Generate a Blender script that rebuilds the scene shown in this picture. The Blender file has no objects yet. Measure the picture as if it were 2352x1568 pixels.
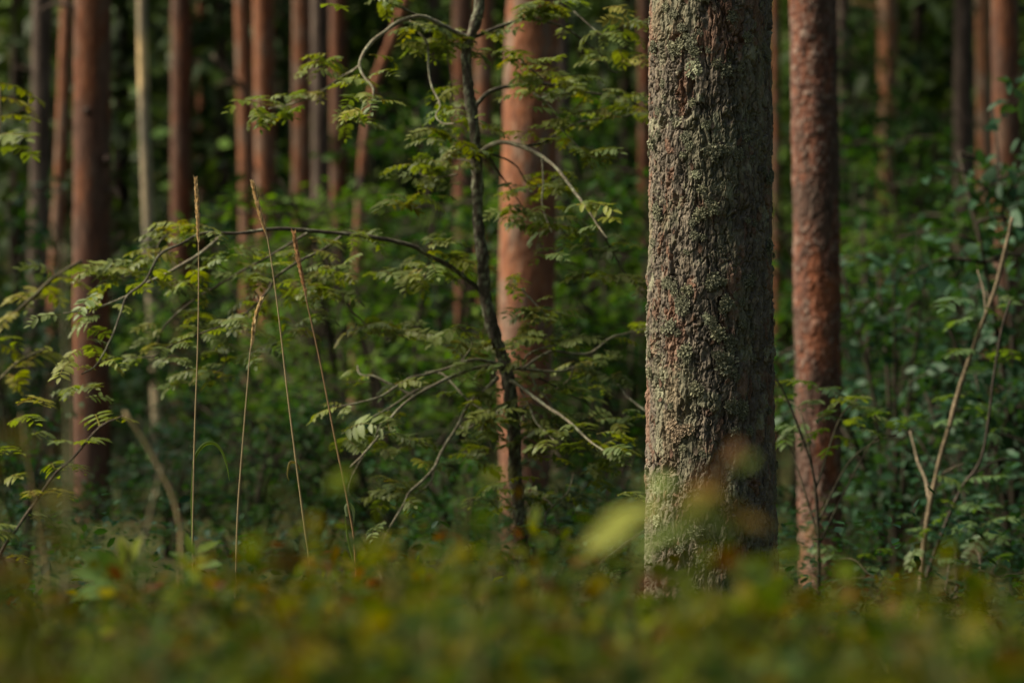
import bpy, math, random
import numpy as np
from mathutils import Vector, Matrix, Quaternion

C = bpy.context.scene.collection
scene = bpy.context.scene
R = math.radians
rng = np.random.default_rng(7)
random.seed(7)

# ------------------------------------------------------------------ camera
CAM_Z = 0.75
cam_d = bpy.data.cameras.new('camera')
cam = bpy.data.objects.new('camera', cam_d)
C.objects.link(cam)
cam.location = (0, 0, CAM_Z)
cam.rotation_euler = (R(90), 0, 0)
cam_d.lens = 85
cam_d.sensor_width = 36
cam_d.clip_start = 0.05
cam_d.clip_end = 400
cam_d.dof.use_dof = True
cam_d.dof.focus_distance = 5.78
cam_d.dof.aperture_fstop = 2.6
cam_d.dof.aperture_blades = 9
scene.camera = cam

# ------------------------------------------------------------------ sky, sun, exposure
SUN_EL, SUN_AZ = 45.0, -88.0          # azimuth clockwise from +Y: the light comes in low from the left
w = bpy.data.worlds.new('World')
scene.world = w
w.use_nodes = True
nt = w.node_tree
bg = nt.nodes['Background']
sky = nt.nodes.new('ShaderNodeTexSky')
sky.sky_type = 'NISHITA'
sky.sun_disc = False
sky.sun_elevation = R(SUN_EL)
sky.sun_rotation = R(SUN_AZ)
sky.air_density = 1.0
sky.dust_density = 2.5
sky.ozone_density = 0.6
nt.links.new(sky.outputs[0], bg.inputs[0])
bg.inputs[1].default_value = 0.05
sun_d = bpy.data.lights.new('sun', 'SUN')
sun = bpy.data.objects.new('sun', sun_d)
C.objects.link(sun)
sun_d.energy = 5.0
sun_d.angle = R(34)
sun_d.color = (1.0, 0.91, 0.78)
sd = Vector((math.sin(R(SUN_AZ)) * math.cos(R(SUN_EL)), math.cos(R(SUN_AZ)) * math.cos(R(SUN_EL)), math.sin(R(SUN_EL))))
sun.rotation_euler = sd.to_track_quat('Z', 'Y').to_euler()
sun.location = sd * 30
vs = scene.view_settings
vs.view_transform = 'Standard'
vs.look = 'None'
vs.gamma = 1
vs.use_curve_mapping = False
vs.exposure = 0.82
vs.use_white_balance = True          # the photograph is balanced warm
vs.white_balance_temperature = 7100
vs.white_balance_tint = 4
scene.render.engine = 'CYCLES'
scene.cycles.use_denoising = True
scene.cycles.max_bounces = 6
scene.cycles.diffuse_bounces = 3
scene.cycles.transmission_bounces = 3
scene.cycles.sample_clamp_indirect = 4

# ------------------------------------------------------------------ helpers
FPX = 85 / 36 * 2352


def px(x, y, Y):
    """a point of the photograph (2352 px wide) at the distance Y"""
    return np.array([(x - 1176) / FPX * Y, Y, CAM_Z - (y - 784) / FPX * Y])


def nrm(a):
    a = np.asarray(a, float)
    return a / np.maximum(np.linalg.norm(a, axis=-1, keepdims=True), 1e-9)


def hash3(ix, iy, iz, seed):
    h = (ix.astype(np.int64) * 374761393 + iy.astype(np.int64) * 668265263 + iz.astype(np.int64) * 2147483647 + seed * 974711) & 0xFFFFFFFF
    h = ((h ^ (h >> 13)) * 1274126177) & 0xFFFFFFFF
    h = ((h ^ (h >> 16)) * 2246822519) & 0xFFFFFFFF
    return ((h ^ (h >> 15)) & 0xFFFFFF) / float(0xFFFFFF)


def noise3(p, seed=0):
    i = np.floor(p).astype(np.int64)
    f = p - i
    f = f * f * f * (f * (f * 6 - 15) + 10)
    out = 0
    for dx in (0, 1):
        wx = f[:, 0] if dx else 1 - f[:, 0]
        for dy in (0, 1):
            wy = f[:, 1] if dy else 1 - f[:, 1]
            for dz in (0, 1):
                wz = f[:, 2] if dz else 1 - f[:, 2]
                out = out + wx * wy * wz * hash3(i[:, 0] + dx, i[:, 1] + dy, i[:, 2] + dz, seed)
    return out


def fbm(p, seed=0, octs=4, gain=.5):
    s, a, t = 0, 1., 0
    for o in range(octs):
        s = s + a * noise3(p * (2.03 ** o) + 17.3 * o, seed + o)
        t += a
        a *= gain
    return s / t


def sstep(x, a, b):
    t = np.clip((x - a) / (b - a), 0, 1)
    return t * t * (3 - 2 * t)


def voronoi(gu, gv, nu, seed, jit=.9):
    """cells on a grid that is periodic in u; returns F1, F2, cell id hash, offset from the nearest point"""
    iu, iv = np.floor(gu).astype(np.int64), np.floor(gv).astype(np.int64)
    f1 = np.full(gu.shape, 9.)
    f2 = np.full(gu.shape, 9.)
    idh = np.zeros(gu.shape)
    ou = np.zeros(gu.shape)
    ov = np.zeros(gu.shape)
    z = np.zeros_like(iu)
    for du in (-1, 0, 1):
        for dv in (-1, 0, 1):
            cu, cv = iu + du, iv + dv
            cm = np.mod(cu, nu)
            x = cu + .5 + jit * (hash3(cm, cv, z, seed) - .5)
            y = cv + .5 + jit * (hash3(cm, cv, z + 1, seed) - .5)
            a, b = gu - x, gv - y
            d = np.sqrt(a * a + b * b)
            near = d < f1
            f2 = np.where(near, f1, np.minimum(f2, d))
            f1 = np.where(near, d, f1)
            idh = np.where(near, hash3(cm, cv, z + 2, seed), idh)
            ou = np.where(near, a, ou)
            ov = np.where(near, b, ov)
    return f1, f2, idh, ou, ov


def make_mesh(name, V, F, mat=None, col=None, smooth=True):
    """F: list of (n,3) / (n,4) index arrays"""
    me = bpy.data.meshes.new(name)
    V = np.asarray(V, np.float32)
    F = [np.asarray(f, np.int32) for f in F if len(f)]
    me.vertices.add(len(V))
    me.vertices.foreach_set('co', V.ravel())
    loops = np.concatenate([f.ravel() for f in F])
    sizes = np.concatenate([np.full(len(f), f.shape[1], np.int32) for f in F])
    me.loops.add(len(loops))
    me.loops.foreach_set('vertex_index', loops)
    me.polygons.add(len(sizes))
    me.polygons.foreach_set('loop_start', np.concatenate([[0], np.cumsum(sizes)[:-1]]).astype(np.int32))
    me.polygons.foreach_set('loop_total', sizes)
    me.polygons.foreach_set('use_smooth', np.full(len(sizes), smooth))
    me.update(calc_edges=True)
    if col is not None:
        a = me.color_attributes.new('Col', 'FLOAT_COLOR', 'POINT')
        c4 = np.ones((len(V), 4), np.float32)
        c4[:, :3] = col
        a.data.foreach_set('color', c4.ravel())
    if mat:
        me.materials.append(mat)
    return me


class MB:
    """collects pieces of one mesh"""

    def __init__(s):
        s.V, s.F, s.c, s.n = [], [], [], 0

    def add(s, V, F, col=(1, 1, 1)):
        V = np.asarray(V, float)
        s.V.append(V)
        for f in F:
            if len(f):
                s.F.append(np.asarray(f) + s.n)
        s.c.append(np.broadcast_to(np.asarray(col, float), (len(V), 3)))
        s.n += len(V)
        return s

    def mesh(s, name, mat, smooth=True):
        return make_mesh(name, np.concatenate(s.V), s.F, mat, np.concatenate(s.c), smooth)


def obj(name, me, parent=None, loc=(0, 0, 0), **props):
    o = bpy.data.objects.new(name, me)
    C.objects.link(o)
    o.location = loc
    if parent:
        o.parent = parent
    for k, v in props.items():
        o[k] = v
    return o


def thing(name, label, cat, loc=(0, 0, 0), group=None):
    o = bpy.data.objects.new(name, None)
    C.objects.link(o)
    o.location = loc
    o.empty_display_size = .1
    o['label'] = label
    o['category'] = cat
    if group:
        o['group'] = group
    return o


def spline(P, n):
    """Catmull-Rom through the rows of P (any width), n samples"""
    P = np.asarray(P, float)
    if len(P) < 3:
        t = np.linspace(0, 1, n)[:, None]
        return P[0] * (1 - t) + P[-1] * t
    Q = np.vstack([2 * P[0] - P[1], P, 2 * P[-1] - P[-2]])
    seg = np.linalg.norm(np.diff(P[:, :3], axis=0), axis=1)
    cum = np.concatenate([[0], np.cumsum(seg)])
    s = np.linspace(0, cum[-1], n)
    k = np.clip(np.searchsorted(cum, s, 'right') - 1, 0, len(P) - 2)
    t = ((s - cum[k]) / np.maximum(seg[k], 1e-9))[:, None]
    a, b, c, d = Q[k], Q[k + 1], Q[k + 2], Q[k + 3]
    return .5 * (2 * b + (c - a) * t + (2 * a - 5 * b + 4 * c - d) * t * t + (3 * b - a - 3 * c + d) * t ** 3)


def tube(P, rad, sides=6, rough=0., seed=0):
    """P (n,3), rad scalar or (n,)"""
    P = np.asarray(P, float)
    n = len(P)
    rad = np.broadcast_to(np.asarray(rad, float), (n,))
    T = nrm(np.gradient(P, axis=0))
    up = np.array([0.02, 1, 0.03])
    A = nrm(np.cross(T, up))
    B = np.cross(T, A)
    th = np.arange(sides) / sides * 2 * np.pi
    ring = A[:, None] * np.cos(th)[None, :, None] + B[:, None] * np.sin(th)[None, :, None]
    rr = rad[:, None, None] * np.ones((1, sides, 1))
    if rough:
        g = np.random.default_rng(seed)
        rr = rr * (1 + rough * (g.random((n, sides, 1)) - .5))
    V = (P[:, None] + ring * rr).reshape(-1, 3)
    i = np.arange(n - 1)[:, None] * sides
    j = np.arange(sides)[None]
    k = (j + 1) % sides
    F = np.stack([i + j, i + k, i + sides + k, i + sides + j], -1).reshape(-1, 4)
    V = np.vstack([V, P[0], P[-1]])
    e = np.arange(sides)
    c0 = np.stack([np.full(sides, n * sides), (e + 1) % sides, e], -1)
    c1 = np.stack([np.full(sides, n * sides + 1), (n - 1) * sides + e, (n - 1) * sides + (e + 1) % sides], -1)
    return V, [F, np.vstack([c0, c1])]


# a leaf blade: length along x (0..1), width along y, folded along the midrib
LEAF_V = np.array([[0, 0, 0], [.4, 0, 0], [.75, 0, 0], [1, 0, 0], [.3, .5, .1], [.7, .4, .1], [.3, -.5, .1], [.7, -.4, .1]])
LEAF_Q = np.array([[1, 2, 5, 4], [1, 6, 7, 2]])
LEAF_T = np.array([[0, 1, 4], [2, 3, 5], [0, 6, 1], [2, 7, 3]])
FLAT_V = np.array([[0, 0, 0], [.45, .5, .06], [1, 0, -.05], [.45, -.5, .06]])
FLAT_Q = np.array([[0, 3, 2, 1]])


def leaves(P, D, N, L, W, simple=False, curl=0.):
    """many blades: P base, D direction, N rough normal, L length, W width -> V, F"""
    P, D, N = np.asarray(P, float), nrm(D), np.asarray(N, float)
    n = len(P)
    S = nrm(np.cross(N, D))
    N = np.cross(D, S)
    t = FLAT_V if simple else LEAF_V
    L = np.broadcast_to(np.asarray(L, float), (n,))[:, None, None]
    W = np.broadcast_to(np.asarray(W, float), (n,))[:, None, None]
    x, y, z = t[None, :, 0, None], t[None, :, 1, None], t[None, :, 2, None]
    V = P[:, None] + D[:, None] * x * L + S[:, None] * y * W + N[:, None] * (z * W - curl * x * x * L)
    m = len(t)
    base = (np.arange(n) * m)[:, None, None]
    if simple:
        F = [(FLAT_Q[None] + base).reshape(-1, 4)]
    else:
        F = [(LEAF_Q[None] + base).reshape(-1, 4), (LEAF_T[None] + base).reshape(-1, 3)]
    return V.reshape(-1, 3), F, m


# ------------------------------------------------------------------ materials
def new_mat(name):
    m = bpy.data.materials.new(name)
    m.use_nodes = True
    t = m.node_tree
    return m, t, t.nodes['Principled BSDF'], t.nodes['Material Output']


def leaf_material(name, trans=.38, rough=.42, spec=.5, var=.35, yellow=(1.5, 1.45, .35)):
    m, t, b, out = new_mat(name)
    L = t.links.new
    at = t.nodes.new('ShaderNodeAttribute')
    at.attribute_name = 'Col'
    oi = t.nodes.new('ShaderNodeObjectInfo')
    mr = t.nodes.new('ShaderNodeMapRange')
    mr.inputs[3].default_value = 1 - var
    mr.inputs[4].default_value = 1 + var
    L(oi.outputs['Random'], mr.inputs[0])
    nz = t.nodes.new('ShaderNodeTexNoise')
    nz.inputs['Scale'].default_value = 60
    tc = t.nodes.new('ShaderNodeTexCoord')
    L(tc.outputs['Object'], nz.inputs['Vector'])
    mr2 = t.nodes.new('ShaderNodeMapRange')
    mr2.inputs[3].default_value = .75
    mr2.inputs[4].default_value = 1.25
    L(nz.outputs[0], mr2.inputs[0])
    mm = t.nodes.new('ShaderNodeMath')
    mm.operation = 'MULTIPLY'
    L(mr.outputs[0], mm.inputs[0])
    L(mr2.outputs[0], mm.inputs[1])
    mu = t.nodes.new('ShaderNodeVectorMath')
    mu.operation = 'SCALE'
    L(at.outputs['Color'], mu.inputs[0])
    L(mm.outputs[0], mu.inputs['Scale'])
    L(mu.outputs[0], b.inputs['Base Color'])
    b.inputs['Roughness'].default_value = rough
    b.inputs['Specular IOR Level'].default_value = spec
    tr = t.nodes.new('ShaderNodeBsdfTranslucent')
    ye = t.nodes.new('ShaderNodeVectorMath')
    ye.operation = 'MULTIPLY'
    ye.inputs[1].default_value = yellow
    L(mu.outputs[0], ye.inputs[0])
    L(ye.outputs[0], tr.inputs['Color'])
    mx = t.nodes.new('ShaderNodeMixShader')
    mx.inputs[0].default_value = trans
    L(b.outputs[0], mx.inputs[1])
    L(tr.outputs[0], mx.inputs[2])
    L(mx.outputs[0], out.inputs['Surface'])
    return m


def bark_material(name, rough=.9, nscale=60., var=.35, bump=.5, bscale=220., bdist=.002, stretch=.35, spec=.2):
    m, t, b, out = new_mat(name)
    L = t.links.new
    at = t.nodes.new('ShaderNodeAttribute')
    at.attribute_name = 'Col'
    tc = t.nodes.new('ShaderNodeTexCoord')
    mp = t.nodes.new('ShaderNodeMapping')
    mp.inputs['Scale'].default_value = (1, 1, stretch)
    L(tc.outputs['Object'], mp.inputs[0])
    nz = t.nodes.new('ShaderNodeTexNoise')
    nz.inputs['Scale'].default_value = nscale
    nz.inputs['Detail'].default_value = 6
    nz.inputs['Roughness'].default_value = .65
    L(mp.outputs[0], nz.inputs['Vector'])
    mr = t.nodes.new('ShaderNodeMapRange')
    mr.inputs[1].default_value = .3
    mr.inputs[2].default_value = .7
    mr.inputs[3].default_value = 1 - var
    mr.inputs[4].default_value = 1 + var
    L(nz.outputs[0], mr.inputs[0])
    mu = t.nodes.new('ShaderNodeVectorMath')
    mu.operation = 'SCALE'
    L(at.outputs['Color'], mu.inputs[0])
    L(mr.outputs[0], mu.inputs['Scale'])
    L(mu.outputs[0], b.inputs['Base Color'])
    b.inputs['Roughness'].default_value = rough
    b.inputs['Specular IOR Level'].default_value = spec
    n2 = t.nodes.new('ShaderNodeTexNoise')
    n2.inputs['Scale'].default_value = bscale
    n2.inputs['Detail'].default_value = 5
    L(mp.outputs[0], n2.inputs['Vector'])
    bp = t.nodes.new('ShaderNodeBump')
    bp.inputs['Strength'].default_value = bump
    bp.inputs['Distance'].default_value = bdist
    L(n2.outputs[0], bp.inputs['Height'])
    L(bp.outputs[0], b.inputs['Normal'])
    return m


M_leaf = leaf_material('rowan_leaf', trans=.38, rough=.5, spec=.32, var=.2, yellow=(1.4, 1.45, .2))
M_shrub = leaf_material('shrub_leaf', trans=.35, rough=.55, spec=.10, yellow=(1.2, 1.4, .25))
M_glossy = leaf_material('glossy_leaf', trans=.3, rough=.5, spec=.18)
M_bilberry = leaf_material('bilberry_leaf', trans=.45, rough=.6, spec=.06, var=.1, yellow=(1.35, 1.25, .15))
M_needle = leaf_material('needles', trans=.1, rough=.6, spec=.3)
M_wood = leaf_material('far_foliage', trans=.15, rough=.8, spec=.05)
M_grass = leaf_material('dry_grass', trans=.2, rough=.6, spec=.3, var=.1, yellow=(1.1, 1, .8))
M_bark_main = bark_material('lichened_pine_bark', nscale=90, var=.32, bump=.8, bscale=260, bdist=.0016, stretch=.5)
M_bark = bark_material('pine_bark', nscale=26, var=.4, bump=.8, bscale=60, bdist=.006, stretch=.4)
M_twig = bark_material('rowan_bark', nscale=120, var=.6, bump=.6, bscale=300, bdist=.001, stretch=1)
M_lichen = bark_material('lichen', nscale=180, var=.35, bump=.6, bscale=500, bdist=.0008, stretch=1)

# ------------------------------------------------------------------ ground
def gz(x, y):
    x, y = np.asarray(x, float), np.asarray(y, float)
    z = -.045 * np.clip(y - 3.5, 0, 10.5)
    z = z + .0042 * np.clip(y - 34, 0, None) ** 2
    z = z + .05 * np.sin(x * 1.3 + y * .7) * sstep(y, 4, 8) + .08 * np.sin(x * .45 - y * .31 + 1) * sstep(y, 6, 12)
    return z


gx = np.concatenate([np.linspace(-90, -9, 30), np.linspace(-8.5, 8.5, 60), np.linspace(9, 90, 30)])
gy = np.concatenate([np.linspace(-40, -1, 14), np.linspace(-.5, 16, 90), np.linspace(16.5, 110, 70)])
X, Y = np.meshgrid(gx, gy, indexing='ij')
Z = gz(X, Y) + .05 * (fbm(np.stack([X.ravel() * 1.7, Y.ravel() * 1.7, 0 * X.ravel()], 1), 3) - .5).reshape(X.shape)
nx_, ny_ = X.shape
ii = (np.arange(nx_ - 1)[:, None] * ny_ + np.arange(ny_ - 1)[None]).ravel()
mg, t, b, out = new_mat('forest_floor')
tc = t.nodes.new('ShaderNodeTexCoord')
n1 = t.nodes.new('ShaderNodeTexNoise')
n1.inputs['Scale'].default_value = 2.2
n1.inputs['Detail'].default_value = 8
n1.inputs['Roughness'].default_value = .7
cr = t.nodes.new('ShaderNodeValToRGB')
cr.color_ramp.elements[0].position = .35
cr.color_ramp.elements[0].color = (.035, .024, .014, 1)
cr.color_ramp.elements[1].position = .65
cr.color_ramp.elements[1].color = (.05, .062, .02, 1)
t.links.new(tc.outputs['Object'], n1.inputs['Vector'])
t.links.new(n1.outputs[0], cr.inputs[0])
t.links.new(cr.outputs[0], b.inputs['Base Color'])
b.inputs['Roughness'].default_value = 1
b.inputs['Specular IOR Level'].default_value = .05
bp = t.nodes.new('ShaderNodeBump')
bp.inputs['Distance'].default_value = .05
t.links.new(n1.outputs[0], bp.inputs['Height'])
t.links.new(bp.outputs[0], b.inputs['Normal'])
g = obj('ground', make_mesh('ground', np.stack([X, Y, Z], -1).reshape(-1, 3), [np.stack([ii, ii + ny_, ii + ny_ + 1, ii + 1], -1)], mg))
g['kind'] = 'structure'

# ------------------------------------------------------------------ pines
def pine_crown_mesh():
    mb = MB()
    g = np.random.default_rng(5)
    for k in range(26):
        z = 9 + 5.5 * g.random()
        a = g.random() * 6.28
        l = (1.0 - .5 * (z - 9) / 5.5) * (1.2 + g.random())
        d = np.array([math.cos(a), math.sin(a), .25])
        P = spline([[0, 0, z], d * l * .5 + [0, 0, z + .1], d * l + [0, 0, z + .3]], 6)
        V, F = tube(P, np.linspace(.035, .01, 6), 5)
        mb.add(V, F, (.12, .06, .035))
        n = 60
        s = g.random(n) ** .6
        Q = P[(s * 5).astype(int)] + g.normal(0, .22, (n, 3)) * [1, 1, .6]
        V, F, m = leaves(Q, g.normal(0, 1, (n, 3)) + [0, 0, .3], g.normal(0, 1, (n, 3)), .30, .12, True)
        mb.add(V, F, (.035, .055, .025))
    return mb.mesh('pine_crown', M_needle)


CROWN = pine_crown_mesh()


def trunk_mesh(name, path, style, nu, nv_len, seed, top=13.0):
    """path: rows x, y, z, radius from the ground up to the last seen point; it tapers on from there to the top"""
    path = np.asarray(path, float)
    last, prev = path[-1], path[-2]
    sl = (last[:2] - prev[:2]) / max(last[2] - prev[2], .1)
    up = []
    for z in (last[2] + (top - last[2]) * .4, top):
        up.append([*(last[:2] + sl * (z - last[2]) * .5), z, last[3] * (1 - .62 * (z - last[2]) / (top - last[2]))])
    n_lo = int((last[2] - path[0][2]) / nv_len) + 2
    lo = spline(path, n_lo)
    hi = spline(np.vstack([path[-2:], up]), 60)
    hi = hi[hi[:, 2] > last[2] + nv_len * 2]
    pts = np.vstack([lo, hi])
    n = len(pts)
    th = np.arange(nu) / nu * 2 * np.pi
    if style == 'main':           # finer towards the viewer's side
        k = nu - 120
        th = np.concatenate([np.linspace(-np.pi / 2 - 1.8, -np.pi / 2 + 1.8, k, endpoint=False), np.linspace(-np.pi / 2 + 1.8, 1.5 * np.pi - 1.8, 120, endpoint=False)]) + 2 * np.pi
    TH, ZZ = np.meshgrid(th, pts[:, 2], indexing='xy')
    r = pts[:, 3][:, None] * np.ones((1, nu))
    u, v = TH.ravel(), ZZ.ravel()
    rm = float(np.median(lo[:, 3]))
    q = np.stack([np.cos(u) * rm, np.sin(u) * rm, v], 1)
    h, col = BARKS[style](q, u, v, rm, seed)
    rr = r.ravel() + h
    V = np.stack([np.repeat(pts[:, 0], nu) + np.cos(u) * rr, np.repeat(pts[:, 1], nu) + np.sin(u) * rr, v], 1)
    i = np.arange(n - 1)[:, None] * nu
    j = np.arange(nu)[None]
    k = (j + 1) % nu
    F = np.stack([i + j, i + k, i + nu + k, i + nu + j], -1).reshape(-1, 4)
    base = path[0].copy()
    V[:, :3] -= base[:3]
    return base[:3], V, F, col


def mixc(a, b, t):
    t = np.asarray(t)[:, None]
    return np.asarray(a, float) * (1 - t) + np.asarray(b, float) * t


def bark_red(q, u, v, rm, seed):
    """thin flaky orange bark, greyer and rougher lower down"""
    n1 = fbm(q * [14, 14, 5], seed, 4)
    n2 = fbm(q * [40, 40, 22], seed + 9, 3)
    low = 1 - sstep(v + .5 * (n1 - .5), -.3, .7)
    n3 = fbm(q * [60, 60, 34], seed + 15, 3) * 7
    f3 = np.floor(n3)
    h = .006 * (n2 - .5) + .007 * (n1 - .5) + .0016 * (f3 + sstep(n3 - f3, 0, .2) - 3.5) + low * .012 * (np.abs(fbm(q * [22, 22, 5], seed + 3, 3) - .5) * 4 - .4)
    col = mixc((.225, .086, .043), (.19, .125, .092), sstep(n1, .48, .66))
    col = mixc(col, (.25, .165, .12), sstep(f3 % 3, 1.5, 2) * .35)
    col = mixc(col, (.15, .06, .04), sstep(n2, .55, .7) * .7)
    col = mixc(col, (.14, .075, .055), low * .8)
    kn = noise3(q * [6, 6, 2.3], seed + 40)
    col = mixc(col, (.05, .035, .03), sstep(kn, .86, .93))
    return h, col


def bark_brown(q, u, v, rm, seed):
    h, c = bark_red(q, u, v, rm, seed)
    n = fbm(q * [8, 8, 3], seed + 21, 3)
    return h, mixc(c * [.72, .68, .66], (.085, .05, .04), sstep(n, .4, .62) * .7)


def bark_grey(q, u, v, rm, seed):
    n1 = fbm(q * [12, 12, 4], seed, 4)
    n2 = fbm(q * [40, 40, 12], seed + 7, 3)
    return .01 * (n2 - .5) + .008 * (n1 - .5), mixc((.075, .053, .043), (.12, .088, .072), sstep(n1, .4, .65))


def bark_pale(q, u, v, rm, seed):
    n1 = fbm(q * [9, 9, 3], seed, 4)
    n2 = fbm(q * [40, 40, 60], seed + 7, 3)
    col = mixc((.34, .27, .18), (.20, .18, .14), sstep(n1, .4, .65))
    col = mixc(col, (.62, .45, .24), sstep(v + .25 * (n1 - .5), 2.75, 2.9) * (1 - sstep(v, 3.2, 3.35)))  # warm band: a fleck of sunlight painted into the bark colour
    return .004 * (n2 - .5), col


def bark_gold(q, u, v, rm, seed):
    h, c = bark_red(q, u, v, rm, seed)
    return h, c * [1.35, 1.45, 1.4]  # brighter tint: sunlight painted onto the golden pine, plain orange on the slim one


def bark_scaly(q, u, v, rm, seed):
    """small raised scales"""
    U = 2 * np.pi
    wp = fbm(q * 18, seed, 3) - .5
    nu1 = max(6, int(2 * np.pi * rm / .019))
    f1, f2, i1, ou, ov = voronoi(u / U * nu1 + wp * 1.1, v / .030 + wp * 1.3, nu1, seed)
    nu2 = nu1 * 2
    g1, g2, i2, _, _ = voronoi(u / U * nu2 + wp * 1.5, v / .016 + wp, nu2, seed + 5)
    h = .0042 * sstep(f2 - f1, 0, .2) + .0045 * (i1 - .5) + .0016 * sstep(g2 - g1, 0, .3) + .003 * (i2 - .5) - .002 * ov + .012 * (fbm(q * [26, 26, 10], seed + 4, 4) - .5)
    n = fbm(q * [9, 9, 4], seed + 2, 3)
    col = mixc((.17, .068, .043), (.095, .048, .038), i1)
    col = mixc(col, (.27, .20, .165), sstep(i2, .72, .92) * .8)
    col = mixc(col, (.30, .10, .05), sstep(n, .55, .68) * .7)
    col = mixc(col, (.075, .05, .04), (1 - sstep(n, .36, .46)) * .7)
    low = 1 - sstep(v, -.3, .25)
    col = mixc(col, (.17, .11, .085), low * .6)
    return h, col


def bark_main(q, u, v, rm, seed):
    """old plated pine bark: deep fissures, plates, flakes that peel in layers"""
    U = 2 * np.pi
    w1 = fbm(q * [16, 16, 7], 101, 3) - .5
    w2 = fbm(q * [55, 55, 30], 131, 3) - .5
    w3 = fbm(q * [16, 16, 7], 171, 3) - .5
    w4 = fbm(q * [150, 150, 95], 181, 2) - .5
    # plates with narrow deep cracks between them
    nu = 33
    f1, f2, i1, ou, ov = voronoi(u / U * nu + w1 * 2.6 + w2 * 1.1 + w4 * .35, v / .12 + w3 * 1.5 + w2 * .3, nu, 11)
    e1 = f2 - f1
    nu2 = 64
    g1, g2, i2, pu, pv = voronoi(u / U * nu2 + w1 * 3.6 + w2 * 2.1 + w4 * .7, v / .036 + w3 * 2.4 + w2 * 1.0 + w4 * .2, nu2, 23)
    e2 = g2 - g1
    nu3 = 150
    k1, k2, i3, ru, rv = voronoi(u / U * nu3 + w2 * 3.4 + w1 * 3 + w4 * 1.5, v / .014 + w2 * 1.6 + w3 + w4 * .5, nu3, 37)
    crack_on = sstep(fbm(q * [16, 16, 9], 69, 2), .36, .5)
    upright = .2 + .8 * sstep(np.abs(ou) / (np.abs(ou) + np.abs(ov) + 1e-6), .3, .65)
    c1 = (1 - sstep(e1, .05, .17)) * (.25 + .75 * crack_on) * upright
    c2 = (1 - sstep(e2, .03, .16)) * sstep(fbm(q * [22, 22, 14], 67, 2), .42, .56)
    # long vertical furrows
    fn = fbm(q * [30, 30, 3.4] + np.stack([w2, w3, 0 * w2], 1) * 1.0 + np.stack([w4, 0 * w4, 0 * w4], 1) * .3, 61, 3) - .5
    fur = (1 - sstep(np.abs(fn), .006, .034)) * sstep(fbm(q * [9, 9, 5], 65, 2), .36, .5)
    fn2 = fbm(q * [60, 60, 6.5] + np.stack([w2, w3, 0 * w2], 1) * 1.3 + np.stack([w4, w4, 0 * w4], 1) * .3, 63, 3) - .5
    fur2 = (1 - sstep(np.abs(fn2), .006, .045)) * sstep(fbm(q * [13, 13, 7], 66, 2), .4, .55)
    # layers: contour lines of a stretched noise, a thin sheet each
    n = fbm(q * [46, 46, 10], 83, 5, .62) * 12
    fl = np.floor(n)
    lay = fl + sstep(n - fl, 0, .08)
    n_ = fbm(q * [100, 100, 40], 93, 4, .6) * 7
    fl_ = np.floor(n_)
    lay2 = fl_ + sstep(n_ - fl_, 0, .12)
    fine = fbm(q * [300, 300, 150], 97, 3) - .5
    h = (.0030 * (i1 - .5) + .0022 * (i2 - .5) - .0012 * pv + .0012 * (i3 - .5)
         + .0017 * (lay - 6) + .0009 * (lay2 - 3.5) + .0016 * fine
         - .0100 * c1 - .0038 * c2 - .0100 * fur - .0052 * fur2)
    # colour: weathered grey-beige plates, fresh reddish flakes, grey-green crust of lichen
    nb = fbm(q * [7, 7, 3.2], 141, 3)
    col = mixc((.155, .130, .104), (.100, .082, .068), i2)
    col = mixc(col, (.25, .205, .155), sstep(i3, .6, 1) * .7)
    fresh = sstep(fbm(q * [20, 20, 8], 151, 3) + .16 * (i2 - .5), .56, .63)
    col = mixc(col, (.22, .125, .088), fresh * .7)
    col = mixc(col, (.155, .080, .052), sstep(i2, .88, .95) * .6)
    crust = sstep(fbm(q * [11, 11, 5], 161, 4) + .35 * (fbm(q * 120, 167, 2) - .5) + .10 * (1 - sstep(v, -.2, 1.1)), .50, .61)
    col = mixc(col, (.175, .172, .112), crust * .55)
    pale = sstep(noise3(q * [26, 26, 18], 191) + .3 * (fbm(q * 140, 197, 2) - .5), .80, .86)
    col = mixc(col, (.29, .29, .20), pale * .6)
    return h, col


BARKS = dict(red=bark_red, brown=bark_brown, grey=bark_grey, pale=bark_pale, gold=bark_gold, scaly=bark_scaly, main=bark_main)


def pine(label, pts, Yd, style, seed, nu=40, nv=.05, name='pine_tree', crown=True, top=13., base_flare=1.15, mat=None):
    """pts: rows px-x, px-y, px-width listed from the top of the picture down"""
    rows = []
    for x, y, wd in pts:
        p = px(x, y, Yd)
        rows.append([p[0], p[1], p[2], wd / FPX * Yd / 2])
    rows.sort(key=lambda r: r[2])
    b = rows[0]
    zg = float(gz(b[0], b[1])) - .1
    if b[2] > zg + .15:
        s = rows[1]
        dx = (b[0] - s[0]) / (s[2] - b[2])
        drop = b[2] - zg
        rows.insert(0, [b[0] + dx * drop * .6, b[1], zg, b[3] * base_flare])
    loc, V, F, col = trunk_mesh('trunk', rows, style, nu, nv, seed, top)
    t = thing(name, label, 'tree', loc, 'pine trunks in the forest' if name == 'pine_tree' else None)
    obj('trunk', make_mesh('trunk', V, [F], mat or M_bark, col), t)
    if crown:
        c = obj('crown', CROWN, t, loc=(V[-1, 0], V[-1, 1], top - 13 - loc[2]))
        c.rotation_euler = (0, 0, seed * 1.7)
    return t, loc, V, F, col


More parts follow.
